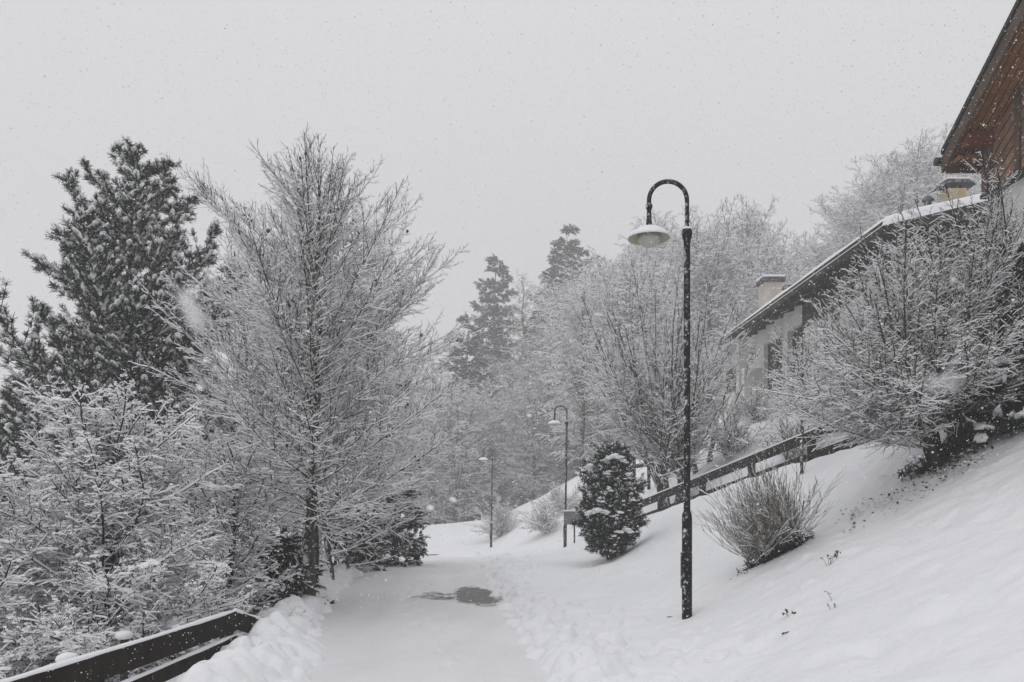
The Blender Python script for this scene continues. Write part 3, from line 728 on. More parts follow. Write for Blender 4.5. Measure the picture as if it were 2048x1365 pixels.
# chimneys
def chimney(px, Y, ztop, wd, mcol, cap, nm='chimney'):
    x = (px - 1024) / F * Y; m = MB(); hb(m, x - wd / 2, x + wd / 2, Y - wd / 2, Y + wd / 2, roofz(x) - .2, ztop - .18); c = m.build(nm, mcol, rf, .01)
    m = MB()
    if cap == 'flat':
        hb(m, x - wd / 2 - .09, x + wd / 2 + .09, Y - wd / 2 - .09, Y + wd / 2 + .09, ztop - .178, ztop - .02); m.build('chimney_cap', M['slate'], c, .01)
    else:
        a = [h1p(x - wd * .95, Y - wd * .6, ztop - .13), h1p(x - wd * .55, Y - wd * .6, ztop + .03), h1p(x + wd * .55, Y - wd * .6, ztop + .03), h1p(x + wd * .95, Y - wd * .6, ztop - .1), h1p(x + wd * .5, Y - wd * .6, ztop - .04), h1p(x - wd * .5, Y - wd * .6, ztop - .05)]
        m.prism(a, (0, wd * 1.2, 0)); m.build('chimney_cap', M['slate'], c)
        for sx_ in (-1, 1):
            q = MB(); hb(q, x + sx_ * wd * .4 - .03, x + sx_ * wd * .4 + .03, Y - .05, Y + .05, ztop - .178, ztop - .06)
            q.build('cap_stay', M['metal_dark'], c)
    s = MB(); s.box(x - wd / 2 - .08 - 9.9, x + wd / 2 + .08 - 9.9, Y - wd / 2 - .08 - 25, Y + wd / 2 + .08 - 25, ztop - .018 - 3.6 + (.05 if cap != 'flat' else 0), ztop + .07 - 3.6); s.build('snow_cap', M['clod_snow'], c, .03)
chimney(1541, 29, 9.6, .68, M['plaster_pink'], 'flat')
chimney(1905, 20, 9.60, .48, M['chimney_warm'], 'hat')
x = (1577 - 1024) / F * 28
m = MB(); m.tube([h1p(x, 28, roofz(x)), h1p(x, 28, 9.0)], [.16, .16], 14); m.lathe([(.24, -.05), (.22, .02), (.12, .09), (.001, .11)], 16, c=h1p(x, 28, 9.02)); m.build('vent', M['slate'], rf)
x = (1856 - 1024) / F * 20.6
m = MB(); m.tube([h1p(x, 20.6, roofz(x)), h1p(x, 20.6, 9.45)], [.09, .09], 12); m.lathe([(.15, -.04), (.13, .02), (.001, .1)], 14, c=h1p(x, 20.6, 9.45)); m.build('vent', M['slate'], rf)

# ------------------------------------------------------------------ wooden chalet, top right
cx0, cy0, cz0 = 7.2, 8.0, 2.6
h2 = thing('wooden_chalet', 'brown wooden chalet gable with deep eaves at the top right', 'house', (cx0, cy0, cz0))
PT = math.tan(R(33.6)); YE, ZEv, YR = 12.0, 6.78, 7.4
XG, XV = 7.2, 6.77      # wall plane, verge plane
def cz(y): return ZEv + (min(12.0 - y, y - (2 * YR - 12.0))) * PT
def c2(x, y, z): return (x - cx0, y - cy0, z - cz0)
wood_g = planks('gable_planks', (.21, .12, .075), (.29, .175, .12), (.02, .012, .01), (0, math.sin(R(30)), math.cos(R(30))), .15)
wood_s = planks('soffit_planks', (.36, .155, .05), (.48, .24, .09), (.05, .02, .012), (1, 0, 0), .11)
wood_b = mat('barge_board', (.09, .06, .045), .8, ((.14, .10, .075), 8, (1, .3, .3)), (20, .3, .01))
m = MB()   # upper storey wall (timber)
poly = [c2(XG, 11.7, 6.15), c2(XG, 3.1, 6.15), c2(XG, 3.1, cz(3.1) - .13), c2(XG, YR, cz(YR) - .13), c2(XG, 11.7, cz(11.7) - .13)]
m.prism(poly, (.25, 0, 0)); m.box(.252, 7.5, 3.45, 3.7, 3.55, 4.2); m.build('gable_wall', wood_g, h2)
m = MB(); m.box(.05, 7.5, -4.85, 3.62, -.6, 3.548); m.build('lower_wall', M['plaster'], h2)
m = MB(); m.box(-.06, 7.5, -4.95, 3.72, 3.48, 3.54); m.build('ledge', M['metal_dark'], h2)
# corner post and vertical batten
m = MB(); m.box(-.05, .0, 3.5, 3.7, 3.56, 4.22); m.build('corner_post', wood_b, h2)
m = MB(); m.box(-.035, .0, 2.86, 2.96, 3.56, 4.75); m.build('batten', wood_b, h2)
# roof planes
for side_, nm in ((1, 'roof'), (-1, 'roof')):
    y_e = YE if side_ > 0 else 2 * YR - YE
    m = MB()
    poly = [c2(XV, y_e, ZEv), c2(XV, YR, cz(YR)), c2(XV, YR, cz(YR) + .13), c2(XV, y_e, ZEv + .13)]
    m.prism(poly, (8, 0, 0)); rf2 = m.build('roof', M['metal_dark'], h2)
    m = MB(); poly = [c2(XV + .03, y_e, ZEv - .035), c2(XV + .03, YR, cz(YR) - .035), c2(XV + .03, YR, cz(YR) - .003), c2(XV + .03, y_e, ZEv - .003)]
    m.prism(poly, (7.9, 0, 0)); m.build('soffit', wood_s, rf2)
    m = MB(); poly = [c2(XV - .05, y_e + .02 * side_, ZEv - .17), c2(XV - .05, YR, cz(YR) - .17), c2(XV - .05, YR, cz(YR) + .06), c2(XV - .05, y_e + .02 * side_, ZEv + .06)]
    m.prism(poly, (.045, 0, 0)); m.build('barge_board', wood_b, rf2)
    m = MB(); poly = [c2(XV - .07, y_e, ZEv + .10), c2(XV - .07, YR, cz(YR) + .10), c2(XV - .07, YR, cz(YR) + .18), c2(XV - .07, y_e, ZEv + .18)]
    m.prism(poly, (.066, 0, 0)); m.build('flashing', M['metal_dark'], rf2)
    if side_ > 0:
        m = MB(); m.tube([c2(XV - .12, YE + .06, ZEv + .02), c2(14.5, YE + .06, ZEv + .02)], [.065, .065], 12); m.build('gutter', M['metal_dark'], rf2)
        m = MB(); m.box(XV + .0 - cx0, 7.3, YE - .045 - cy0, YE - cy0 - .003, ZEv - .19 - cz0, ZEv - .038 - cz0); m.build('eave_board', wood_b, rf2)
    m = MB(); poly = [c2(XV - .02, y_e - .04 * side_, ZEv + .14), c2(XV - .02, YR, cz(YR) + .14), c2(XV - .02, YR, cz(YR) + .34), c2(XV - .02, y_e - .04 * side_, ZEv + .32)]
    m.prism(poly, (7.9, 0, 0)) if False else None
for y in (11.55, 9.6):
    m = MB(); m.box(XV + .02 - cx0, XG - cx0 + .02, y - .08 - cy0, y + .08 - cy0, cz(y) - .27 - cz0, cz(y) - .06 - cz0); m.build('purlin', mat('purlin_wood', (.17, .055, .035), .8), h2, .01)
# boarded box-in between verge and wall
m = MB(); poly = [c2(XV + .03, 11.96, ZEv - .045), c2(XG - .003, 11.96, ZEv - .045), c2(XG - .003, 11.96, ZEv - .07), c2(XV + .03, 11.96, ZEv - .07)]
m.prism(poly, (0, -.28, 0)); m.build('eave_soffit', wood_s, h2)

# ------------------------------------------------------------------ trees
S_TREE = [dict(n=10, up=.03, wob=.045, gap=.075, lf=.46, lm=.10, ang=(20, 46), azs=.8, t0=.12, rf=.5),
          dict(n=5, up=.06, wob=.07, gap=.055, lf=.36, lm=.04, ang=(25, 55), t0=.1, rf=.7, rmin=.0032),
          dict(n=2, up=.06, wob=.14, rmin=.0026)]
# the big bare tree
def prof_big(f): return min(2.75, .35 + 2.3 * (1 - math.exp(-(1 - f) * 6.25 / 2.2)) * 1.12) * (1 if f < .62 else 1 - (f - .62) * 1.35)
big = decid('bare_tree', 'tall bare tree with snow on every twig beside the left edge of the lane', 'tree', G(615, 10.5), 5.95, .085, S_TREE, prof_big, 108, (-4, 56), 11,
      snow=.0062, lean=(.18, 0), first=.2, leaves=70, trunk_m='trunk_snowy', rb=.15)
# slimmer companion behind it
def prof_c(f): return 1.8 * (1 - f) ** .7 + .2
decid('bare_tree', 'slender bare tree standing just behind and right of the tall one', 'tree', G(632, 11.6), 5.2, .055, S_TREE, prof_c, 50, (20, 62), 12, snow=.004, lean=(-.2, .3), first=.3, leaves=20, trunk_m='trunk_snowy')

# snow laden tree lower left
S_LADEN = [dict(n=16, up=.0, wob=.075, gap=.06, lf=.42, lm=.10, ang=(30, 70), azs=1.2, t0=.12, rf=.5),
           dict(n=5, up=-.01, wob=.16, gap=.036, lf=.34, lm=.035, ang=(30, 80), t0=.05, rf=.75, rmin=.0034),
           dict(n=2, up=0, wob=.3, rmin=.003)]
def laden(px, Y, Ht, rad, nb, seed, label, dz=0, blob=500, lean=(0, 0), zb=None, el=(5, 60)):
    base = G(px, Y, dz)
    if zb is not None: base.z = zb
    rg = random.Random(seed); t = thing('snowy_tree', label, 'tree', base); sg = Segs(); tips = []
    n = 8; pts = [Vector((lean[0] * (i / n) + rg.gauss(0, .04), lean[1] * i / n + rg.gauss(0, .04), -.3 + (Ht * .8 + .3) * i / n)) for i in range(n + 1)]; rads = [.075 * (1 - i / n) + .012 for i in range(n + 1)]
    trunk_mesh(t, pts, rads, M['bark'], seed=seed)
    for i in range(nb):
        f = .14 + .86 * (i + .5) / nb; k = min(int(f * n), n - 1); c = pts[k].lerp(pts[k + 1], f * n - k)
        az = i * 2.4 + rg.uniform(-.4, .4); e = R(el[0] + (el[1] - el[0]) * f + rg.uniform(-12, 12)); L = rad * (1 - .55 * f) * rg.uniform(.7, 1.1)
        grow(sg, c, Vector((math.cos(az) * math.cos(e), math.sin(az) * math.cos(e), math.sin(e))), L, .014, 0, S_LADEN, rg, tips)
    bl = [p + Vector((0, 0, .008)) for p, d in rg.sample(tips, min(blob, len(tips)))]
    pads = []
    for k in range(90):
        c = rg.choice(tips)[0]
        for j in range(rg.randint(5, 16)): pads.append(c + Vector((rg.gauss(0, .07), rg.gauss(0, .07), rg.gauss(0, .018))))
    ex = [blobs_extra(rg, bl, .008, .026, .6), blobs_extra(rg, pads, .018, .045, .55)]
    sg.mesh('crown', [M['twig'], M['twig_snow'], M['dead_leaf']], t, .0085, 1.2, seed=seed, cover=.97, extra=ex)
    return t
laden(215, 8.3, 3.55, 2.35, 84, 21, 'broad tree thickly laden with snow at the lower left, nearest the board fence', zb=-.75, blob=5200)
laden(-60, 7.6, 3.0, 1.8, 40, 22, 'snow laden bush cut by the left edge of the photo', zb=-.8, blob=2500)
laden(430, 9.8, 3.1, 1.6, 40, 23, 'snow laden tree between the broad snowy tree and the tall bare tree', zb=-.6, blob=2500, lean=(.3, 0))
laden(120, 10.8, 3.3, 2.2, 40, 24, 'snow laden tree behind the broad snowy tree, below the big pine', zb=-1.3, blob=2500)

# pine upper left
def pine(px, Y, zb, Ht, seed, label, prof, ts=.115, whorls=26, gap=.11, first=.08, name='pine_tree', snow_p=.62, mats=None, els=(-8, 55), tm=TUFTS, ns=4, droop=.0, upt=.55, rz=0, group=None, base=None, r0=.13, per=6, sub=True, lenn=.45):
    rg = random.Random(seed)
    if base is None: base = Vector(((px - 1024) / F * Y, Y, zb))
    t = thing(name, label, 'tree', base, rz, group)
    n = 10; pts = [Vector((rg.gauss(0, .03), rg.gauss(0, .03), -.3 + (Ht + .3) * i / n)) for i in range(n + 1)]
    trunk_mesh(t, pts, [r0 * (1 - i / n) + .012 for i in range(n + 1)], M['bark'], seed=seed)
    sg = Segs(); items = []
    def kind(): return rg.randrange(ns) if rg.random() < snow_p else ns + rg.randrange(len(tm) - ns)
    def twig(p, d, L, r, depth):
        k = max(2, int(L / .16)); pos = p; dr = d.copy(); st = L / k
        for i in range(k):
            dr = (dr + Vector((rg.gauss(0, .1), rg.gauss(0, .1), rg.gauss(0, .07) + (upt * .16 if tm is TUFTS else droop)))).normalized(); q = pos + dr * st; sg.add(pos, q, r * (1 - .6 * i / k), r * (1 - .6 * (i + 1) / k))
            if depth == 0 and i > 0 or (depth == 0 and L < .4):
                for s_ in (-1, 1):
                    ln = (lenn * L * (1 - i / k) + .14) * rg.uniform(.6, 1.1)
                    if sub: twig(pos.lerp(q, rg.random()), off_dir(dr, R(rg.uniform(35, 65)), (0 if s_ > 0 else math.pi) + rg.gauss(0, .6)), ln, r * .45, 1)
            if depth == 1 or i > k * .35 or not sub:
                for _ in range(2 if depth == 0 else 1 + (rg.random() < .5)):
                    td = (dr + rdir(rg) * .6 + Vector((0, 0, upt))).normalized()
                    items.append((pos.lerp(q, rg.random()), td, ts * rg.uniform(.7, 1.25), kind()))
            pos = q
        items.append((pos, (dr + Vector((0, 0, upt * .7))).normalized(), ts * rg.uniform(.9, 1.35), kind()))
    az = 0
    for i in range(whorls):
        f = first + (1 - first) * (i + .5) / whorls; kk = min(int(f * n), n - 1); c0 = pts[kk].lerp(pts[kk + 1], f * n - kk)
        for j in range(per if f < .9 else per - 2):
            az += 6.283 / per + rg.uniform(-.35, .35); e = R(els[0] + (els[1] - els[0]) * f + rg.uniform(-9, 9)); L = prof(f, az) * rg.uniform(.62, 1.08)
            twig(c0 + Vector((0, 0, rg.uniform(-.1, .1))), Vector((math.cos(az) * math.cos(e), math.sin(az) * math.cos(e), math.sin(e))), L, .016 * (1.6 - f), 0)
    for k in range(6): items.append((pts[-1] - Vector((0, 0, .08 * k)), (Vector((0, 0, 1)) + rdir(rg) * .5).normalized(), ts * 1.1, kind()))
    mm = mats or [M['needle'], M['needle2'], M['twig_snow']]
    V2, F2, M2 = scatter(tm, items)
    # branch wood + needles in the crown mesh: slots needle, needle2, snow, twig
    A = sg.a; sg2 = Segs(); sg2.a = A
    o = sg2.mesh('crown', [M['twig'], M['twig_snow'], mm[0], mm[1], mm[2]], t, .006, .6, seed=seed, extra=[(V2, F2, M2 + 2)])
    return t
def prof_pine(f, az):
    b = 3.5 * (1 - math.exp(-(1 - f) * 9.35 / 3.7)) + .10; k = min(1, (1 - f) * 2.2)
    return b * (1 + k * (.22 * math.sin(az * 2 + f * 31) + .30 * math.sin(f * 47 + az * 3)))
PINE = pine(262, 15, -1.2, 9.5, 31, 'big dark green pine with snow tufts rising at the left', prof_pine, whorls=17, ts=.112, per=6, first=.1, els=(-4, 42))
pine(30, 17.5, -2.2, 6.0, 32, 'lower pine partly hidden at the left edge of the photo', lambda f, a: 2.1 * (1 - f) ** .7 + .1, whorls=15, ts=.15)
pine(-160, 12.5, -2.5, 6.2, 39, 'dark pine bough reaching in from the left edge', lambda f, a: 2.0 * (1 - f) ** .7 + .1, whorls=14, ts=.14)

# dark conifers on the left bank
M_SP = [M['needle'], M['needle2'], M['twig_snow']]
def prof_spr(k): return lambda f, az: k * (1 - f) ** .85 + .1
SPR = dict(name='spruce_tree', tm=FRONDS, ns=3, droop=-.02, upt=-.25, els=(-22, 30), mats=M_SP, ts=.15)
pine(556, 10.8, -.55, 1.5, 41, 'small dark spruce beside the foot of the tall bare tree', prof_spr(.9), whorls=15, first=.05, **SPR)
pine(790, 18.5, -.6, 2.3, 42, 'round dark evergreen at the end of the left tree row, overhanging the lane', lambda f, a: .62 * math.sin(math.pi * min(1, f * .8 + .2)) ** .6 + .1, whorls=12, first=.05, per=7, **{**SPR, 'els': (-20, 50)})
pine(715, 16.5, -.5, 2.3, 43, 'dark evergreen under the bare trees on the left bank', prof_spr(.75), whorls=15, **SPR)

# row of bare trees going back on the left bank
S_MID = [dict(n=7, up=.05, wob=.06, gap=.13, lf=.45, lm=.12, ang=(28, 58), t0=.12, rf=.5),
         dict(n=4, up=.05, wob=.1, gap=.10, lf=.40, lm=.07, ang=(30, 65), t0=.1, rf=.8, rmin=.005),
         dict(n=2, up=.06, wob=.15, rmin=.0045)]
MIDP = lambda k: (lambda f: k * (1 - f) ** .6 * (1 if f > .2 else .7 + f) + .3)
rowL = [(500, 14.5, 6.3, 2.3, .07, 'bare snowy tree between the pine and the tall bare tree'),
        (655, 14.0, 6.0, 2.2, .06, 'first bare tree behind the tall one in the left bank row'),
        (690, 16.0, 5.6, 2.1, .05, 'second bare tree behind the tall one, leaning over the bank'),
        (735, 18.0, 5.8, 2.2, .05, 'third bare tree in the left bank row'),
        (765, 20.0, 5.4, 2.1, .045, 'last bare tree of the left row, above the round evergreen')]
tr0 = None
for i, (px, Y, h, k, r0, lab) in enumerate(rowL):
    b = G(px, Y); b.z -= .25
    if i < 3:
        tr = decid('bare_tree', lab, 'tree', b, h, r0, S_MID, MIDP(k), 62, (5, 60), 50 + i, snow=.006, first=.14, group='bare trees on the left bank', lean=(rg.uniform(-.3, .3), 0), trunk_m='trunk_snowy', leaves=15)
        if i == 1: tr0 = tr
    else: dup(tr0, b, i * 1.7, (1, 1, h / 6.0), lab)
MIDROOT = tr0
# leaning young trunks on the bank
for i, (px, Y, dx, lab) in enumerate(((672, 13.2, -.5, 'thin leaning bare sapling nearest the tall bare tree'), (700, 15, -.45, 'thin leaning bare sapling in the middle of the bank'), (668, 17, .2, 'thin upright sapling behind the leaning ones'))):
    decid('sapling', lab, 'tree', G(px, Y, -.1), 3.4, .035, S_MID, lambda f: 1.1 * (1 - f) ** .6 + .2, 26, (0, 55), 70 + i, snow=.007, lean=(dx, 0), group='saplings on the left bank', trunk_m='trunk_snowy')

# ---- right side
# big multi stemmed shrub
def fan(rg, n, az0, az1, e0, e1, L0, L1, r, spread=.25):
    out = []
    for i in range(n):
        az = R(rg.uniform(az0, az1)); e = R(rg.uniform(e0, e1)); L = rg.uniform(L0, L1)
        out.append(((math.cos(az) * math.cos(e), math.sin(az) * math.cos(e), math.sin(e)), L, r * rg.uniform(.7, 1.3), (rg.uniform(-spread, spread), rg.uniform(-spread, spread), rg.uniform(0, .15))))
    return out
rgS = random.Random(77)
S_FAN = [dict(n=9, up=.02, wob=.05, gap=.075, lf=.40, lm=.10, ang=(18, 50), azs=1.2, t0=.22, rf=.5),
         dict(n=5, up=.02, wob=.09, gap=.05, lf=.38, lm=.05, ang=(22, 60), t0=.1, rf=.75, rmin=.0032),
         dict(n=2, up=.03, wob=.2, rmin=.0023)]
sb = G(1895, 9.6); sb.z -= .05
sh = thing('pollard_shrub', 'big fan shaped bare shrub with thick dark stems on the right slope', 'shrub', sb)
sg = Segs(); mb = MB()
heads = []
limbs = [((-.05, 0, -.3), (-.22, .1, .35), (-.5, 0, .75)), ((0, .1, -.3), (-.05, .15, .4), (-.2, .3, .95)), ((.05, 0, -.3), (.12, 0, .35), (.1, -.1, .9)), ((.12, .1, -.3), (.35, .05, .35), (.42, .1, .95)), ((-.1, -.1, -.3), (-.3, -.2, .2), (-.65, -.35, .55)), ((.15, .2, -.3), (.28, .3, .5), (.3, .6, 1.0))]
for li in limbs:
    P = []; 
    for k in range(7):
        t_ = k / 6; a, b, c = map(Vector, li); P.append((a * (1 - t_) + b * t_) * (1 - t_) + (b * (1 - t_) + c * t_) * t_ + rdir(rgS) * .015)
    mb.tube(P, [.085 - .045 * k / 6 for k in range(7)], 8); heads.append((P[-1], (P[-1] - P[-2]).normalized(), P))
mb.build('stem', M['bark'], sh)
for (hp, hd, P) in heads:
    for i in range(36):
        d = (hd * .7 + rdir(rgS) * .95 + Vector((-.28, -.1, .25))).normalized()
        if d.z < .08: d.z = abs(d.z) * .5 + .1
        q = P[rgS.randrange(3, 7)]
        grow(sg, q, d.normalized(), rgS.uniform(.6, 1.0) * (1.75 + .8 * max(0, d.z) + (.25 * max(0, -d.x) if d.z < .35 else -.25 * max(0, -d.x))) , .012, 0, S_FAN, rgS)
for i in range(7):     # low sprays reaching left over the fence
    az = R(rgS.uniform(150, 215)); e = R(rgS.uniform(2, 20))
    grow(sg, heads[4][0] + rdir(rgS) * .12, Vector((math.cos(az) * math.cos(e), math.sin(az) * math.cos(e), math.sin(e))), rgS.uniform(.8, 1.3), .009, 0, S_FAN, rgS)
sg.mesh('twigs', [M['twig_mid'], M['twig_snow'], M['dead_leaf']], sh, .0052, .7, seed=77, cover=.97)
items = []
for i in range(620):
    a_ = rgS.uniform(0, 6.28); rr_ = min(.42, abs(rgS.gauss(0, .22))); x_ = math.cos(a_) * rr_ * 1.3; items.append((Vector((x_, math.sin(a_) * rr_, x_ * .45 + abs(rgS.gauss(0, .10)))), rdir(rgS) + Vector((0, 0, .3)), rgS.uniform(.035, .09), rgS.randrange(3)))
V2, F2, M2 = scatter([tmpl_tuft(i + 70, 9, snow=False, wd=.10) for i in range(3)], items)
npmesh('undergrowth', V2, F2, [M['twig'], M['dead_leaf'], M['twig_snow']], M2, sh)
# second one at the frame edge, further up
sg = Segs(); sb2 = G(2050, 9.8); sh2 = thing('bare_shrub', 'bare snowy shrub against the chalet wall at the right edge', 'shrub', sb2)
for st in fan(rgS, 44, 0, 360, 30, 88, 1.9, 3.05, .013, .3): grow(sg, Vector(st[3]), Vector(st[0]), st[1], st[2], 0, S_FAN, rgS)
sg.mesh('twigs', [M['twig'], M['twig_snow'], M['dead_leaf']], sh2, .005, .7, seed=78)
# dark evergreen behind it on the right edge
pine(2035, 9.9, None, 1.75, 81, 'dark evergreen shrub at the right edge behind the fan shaped shrub', lambda f, a: .75 * math.sin(math.pi * min(1, f * .75 + .2)) ** .7 + .1, whorls=10, first=.05, per=7, ts=.13, name='evergreen_shrub', base=G(2030, 9.35), snow_p=.3, els=(-10, 50))
# mid bush, spray of upright stems on the slope
rgB = random.Random(90); sg = Segs()
bb = G(1548, 9.55); bu = thing('bare_bush', 'bare bush of upright bristling stems on the slope below the fence', 'bush', bb)
S_BR = [dict(n=8, up=.03, wob=.06, gap=.2, lf=.35, lm=.12, ang=(10, 28), azs=1.5, t0=.35, rf=.7), dict(n=4, up=.03, wob=.06, rmin=.004)]
for i in range(330):
    s_ = rgB.uniform(-.30, .34); az = R(rgB.uniform(0, 360)); e = R(rgB.uniform(28, 86))
    d = Vector((math.cos(az) * math.cos(e) * .9 - .42, math.sin(az) * math.cos(e) - .25, math.sin(e)))
    o = Vector((s_, rgB.uniform(-.12, .12), s_ * .52 + rgB.uniform(-.05, .1)))
    grow(sg, o, d.normalized(), rgB.uniform(.5, 1.15), .0042, 0, S_BR, rgB)
sg.mesh('twigs', [M['stem_tan'], M['twig_snow'], M['dead_leaf']], bu, .0055, .8, seed=90, cover=.97)
items = []
for i in range(420):
    s_ = rgB.gauss(0, .19); items.append((Vector((s_, rgB.uniform(-.2, .1), s_ * .52 + abs(rgB.gauss(0, .07)) - .05)), rdir(rgB) + Vector((0, 0, .5)), rgB.uniform(.04, .09), rgB.randrange(3)))
V2, F2, M2 = scatter([tmpl_tuft(i + 60, 9, snow=False, wd=.12) for i in range(3)], items)
npmesh('undergrowth', V2, F2, [M['needle'], M['dead_leaf'], M['twig_snow']], M2, bu)

# evergreen bush by the lane
rgE = random.Random(101); eb = G(1222, 16.0); eb.z += .02
ev = thing('evergreen_bush', 'dark columnar evergreen bush with snow pads beside the notice board', 'bush', eb)
items = []
lobes = [(0.0, 0, .48, .50, .46), (-.08, 0, 1.0, .50, .55), (.16, 0, 1.2, .40, .6), (.02, 0, 1.75, .40, .52), (-.32, 0, .75, .35, .35), (.3, .1, .75, .38, .4), (-.46, 0, 1.75, .14, .32), (-.36, 0, 1.35, .2, .35), (.12, 0, 2.1, .3, .28), (-.1, .05, 2.12, .2, .25), (.42, 0, 1.35, .2, .3)]
for i in range(4200):
    lx, ly, lz, lr, lh = rgE.choices(lobes, [l[3] ** 2 * l[4] for l in lobes])[0]
    d = rdir(rgE); k = rgE.uniform(.55, 1) * (1 + .30 * math.sin(d.x * 7 + lz * 7) * math.cos(d.z * 6 + lx * 9))
    p_ = Vector((lx + d.x * lr * k, ly + d.y * lr * k, lz + d.z * lh * k))
    top = d.z > .15
    items.append((p_, (d + Vector((0, -.1, .55))).normalized(), rgE.uniform(.06, .10), (rgE.randrange(4) if rgE.random() < (.26 if top else .10) else 4 + rgE.randrange(3))))
for i in range(34):       # stray shoots breaking the outline
    lx, ly, lz, lr, lh = rgE.choice(lobes); d = rdir(rgE); d.z = abs(d.z) * .8 - .1; c = Vector((lx + d.x * lr * .9, ly + d.y * lr * .9, lz + d.z * lh * .9))
    for k in range(9): items.append((c + (d + Vector((0, 0, .5))) * .025 * k + rdir(rgE) * .02, (d + Vector((0, 0, .5)) + rdir(rgE) * .5).normalized(), rgE.uniform(.05, .08), rgE.randrange(7)))
V2, F2, M2 = scatter(TUFTS, items)
npmesh('foliage', V2, F2, [M['needle'], M['needle2'], M['twig_snow']], M2, ev)
mb = MB()
for dx in (-.12, 0, .14): mb.tube([(0, 0, -.3), (dx, 0, .5), (dx * 2, 0, 1.3)], [.05, .04, .02], 8)
mb.build('stem', M['bark'], ev)
for (x_, y_, z_, sx_, sy_, n_) in ((-.3, -.42, 1.0, .30, .12, 120), (.03, -.34, 2.1, .2, .09, 70), (-.42, -.1, 1.92, .12, .08, 20), (.2, -.47, .62, .18, .06, 28), (.36, -.32, 1.25, .08, .06, 9), (-.1, -.48, 1.45, .08, .05, 7), (.26, -.36, 1.72, .07, .06, 8), (-.25, -.42, 1.25, .06, .05, 5), (.12, -.5, 1.0, .06, .05, 5), (-.12, -.4, 1.8, .07, .05, 6)):
    bl = []
    for k in range(n_):
        u_ = rgE.gauss(0, .45); bl.append(Vector((x_ + u_ * sx_, y_ + rgE.uniform(-1, 1) * sy_, z_ - abs(u_) * .12 + rgE.uniform(-.03, .04))))
    V2, F2, M2 = blobs_extra(rgE, bl, .022, .06, .6, 0); npmesh('snow_pad', V2, F2, [M['clod_snow']], M2, ev, True)

ev.scale = (1.08, 1.08, 1.0)
# young tree by the fence and bushes behind it
S_YNG = [dict(n=7, up=.0, wob=.07, gap=.12, lf=.4, lm=.1, ang=(25, 60), t0=.15, rf=.6), dict(n=4, up=.0, wob=.1, gap=.08, lf=.35, lm=.05, ang=(25, 65), rf=.8, rmin=.0045), dict(n=2, up=0, wob=.15, rmin=.004)]
yb = PX(1604, 935, 13.2); yb.z = Hs(yb.x, 13.2)
decid('young_tree', 'thin young tree with arching twigs in front of the rail fence', 'tree', yb, 2.0, .026, S_YNG, lambda f: 1.15 * (1 - f) ** .5 + .2, 34, (5, 60), 110, snow=.006, first=.48, trunk_m='trunk_snowy')
S_BUSH = [dict(n=7, up=-.02, wob=.06, gap=.09, lf=.4, lm=.1, ang=(20, 50), t0=.2, rf=.6), dict(n=4, up=-.02, wob=.1, gap=.09, lf=.35, lm=.05, ang=(20, 60), rf=.8, rmin=.006), dict(n=2, up=0, wob=.15, rmin=.005)]
def bush(px, Y, seed, n, L0, L1, label, e=(15, 85), az=(0, 360), snow=.008, tw='twig', group=None, z=None):
    rgx = random.Random(seed); b = G(px, Y); t = thing('bare_bush', label, 'bush', b, 0, group); sg = Segs()
    for st in fan(rgx, n, az[0], az[1], e[0], e[1], L0, L1, .010, .2): grow(sg, Vector(st[3]), Vector(st[0]), st[1], st[2], 0, S_BUSH, rgx)
    sg.mesh('twigs', [M[tw], M['twig_snow'], M['dead_leaf']], t, snow, .8, seed=seed); return t
bush(1590, 17.5, 120, 46, .7, 1.4, 'dark spiky bush just behind the rail fence under the young tree')
bush(1462, 22, 121, 44, .8, 1.7, 'rounded snowy bush behind the fence below the far end of the low house')
bush(1505, 26, 122, 40, .8, 1.6, 'drooping snowy shrub in front of the low house wall')
bush(1650, 20.5, 123, 40, .9, 1.6, 'snowy shrub against the side wall of the low house')
bush(1740, 17, 124, 44, 1.2, 2.6, 'snowy shrub behind the fan shaped shrub, under the roof corner')
bush(1850, 14.5, 125, 50, 1.5, 3.2, 'tall snowy shrub behind the fan shaped shrub, before the front gable')
bush(1965, 13, 126, 40, 1.5, 3.0, 'snowy shrub close to the corner of the chalet')
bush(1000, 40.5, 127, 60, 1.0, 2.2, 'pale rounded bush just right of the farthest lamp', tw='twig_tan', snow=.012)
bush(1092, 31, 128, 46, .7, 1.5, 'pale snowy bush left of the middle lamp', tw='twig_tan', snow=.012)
bush(1120, 34, 129, 46, .9, 1.7, 'snowy bush behind the middle lamp', tw='twig_tan', snow=.012)

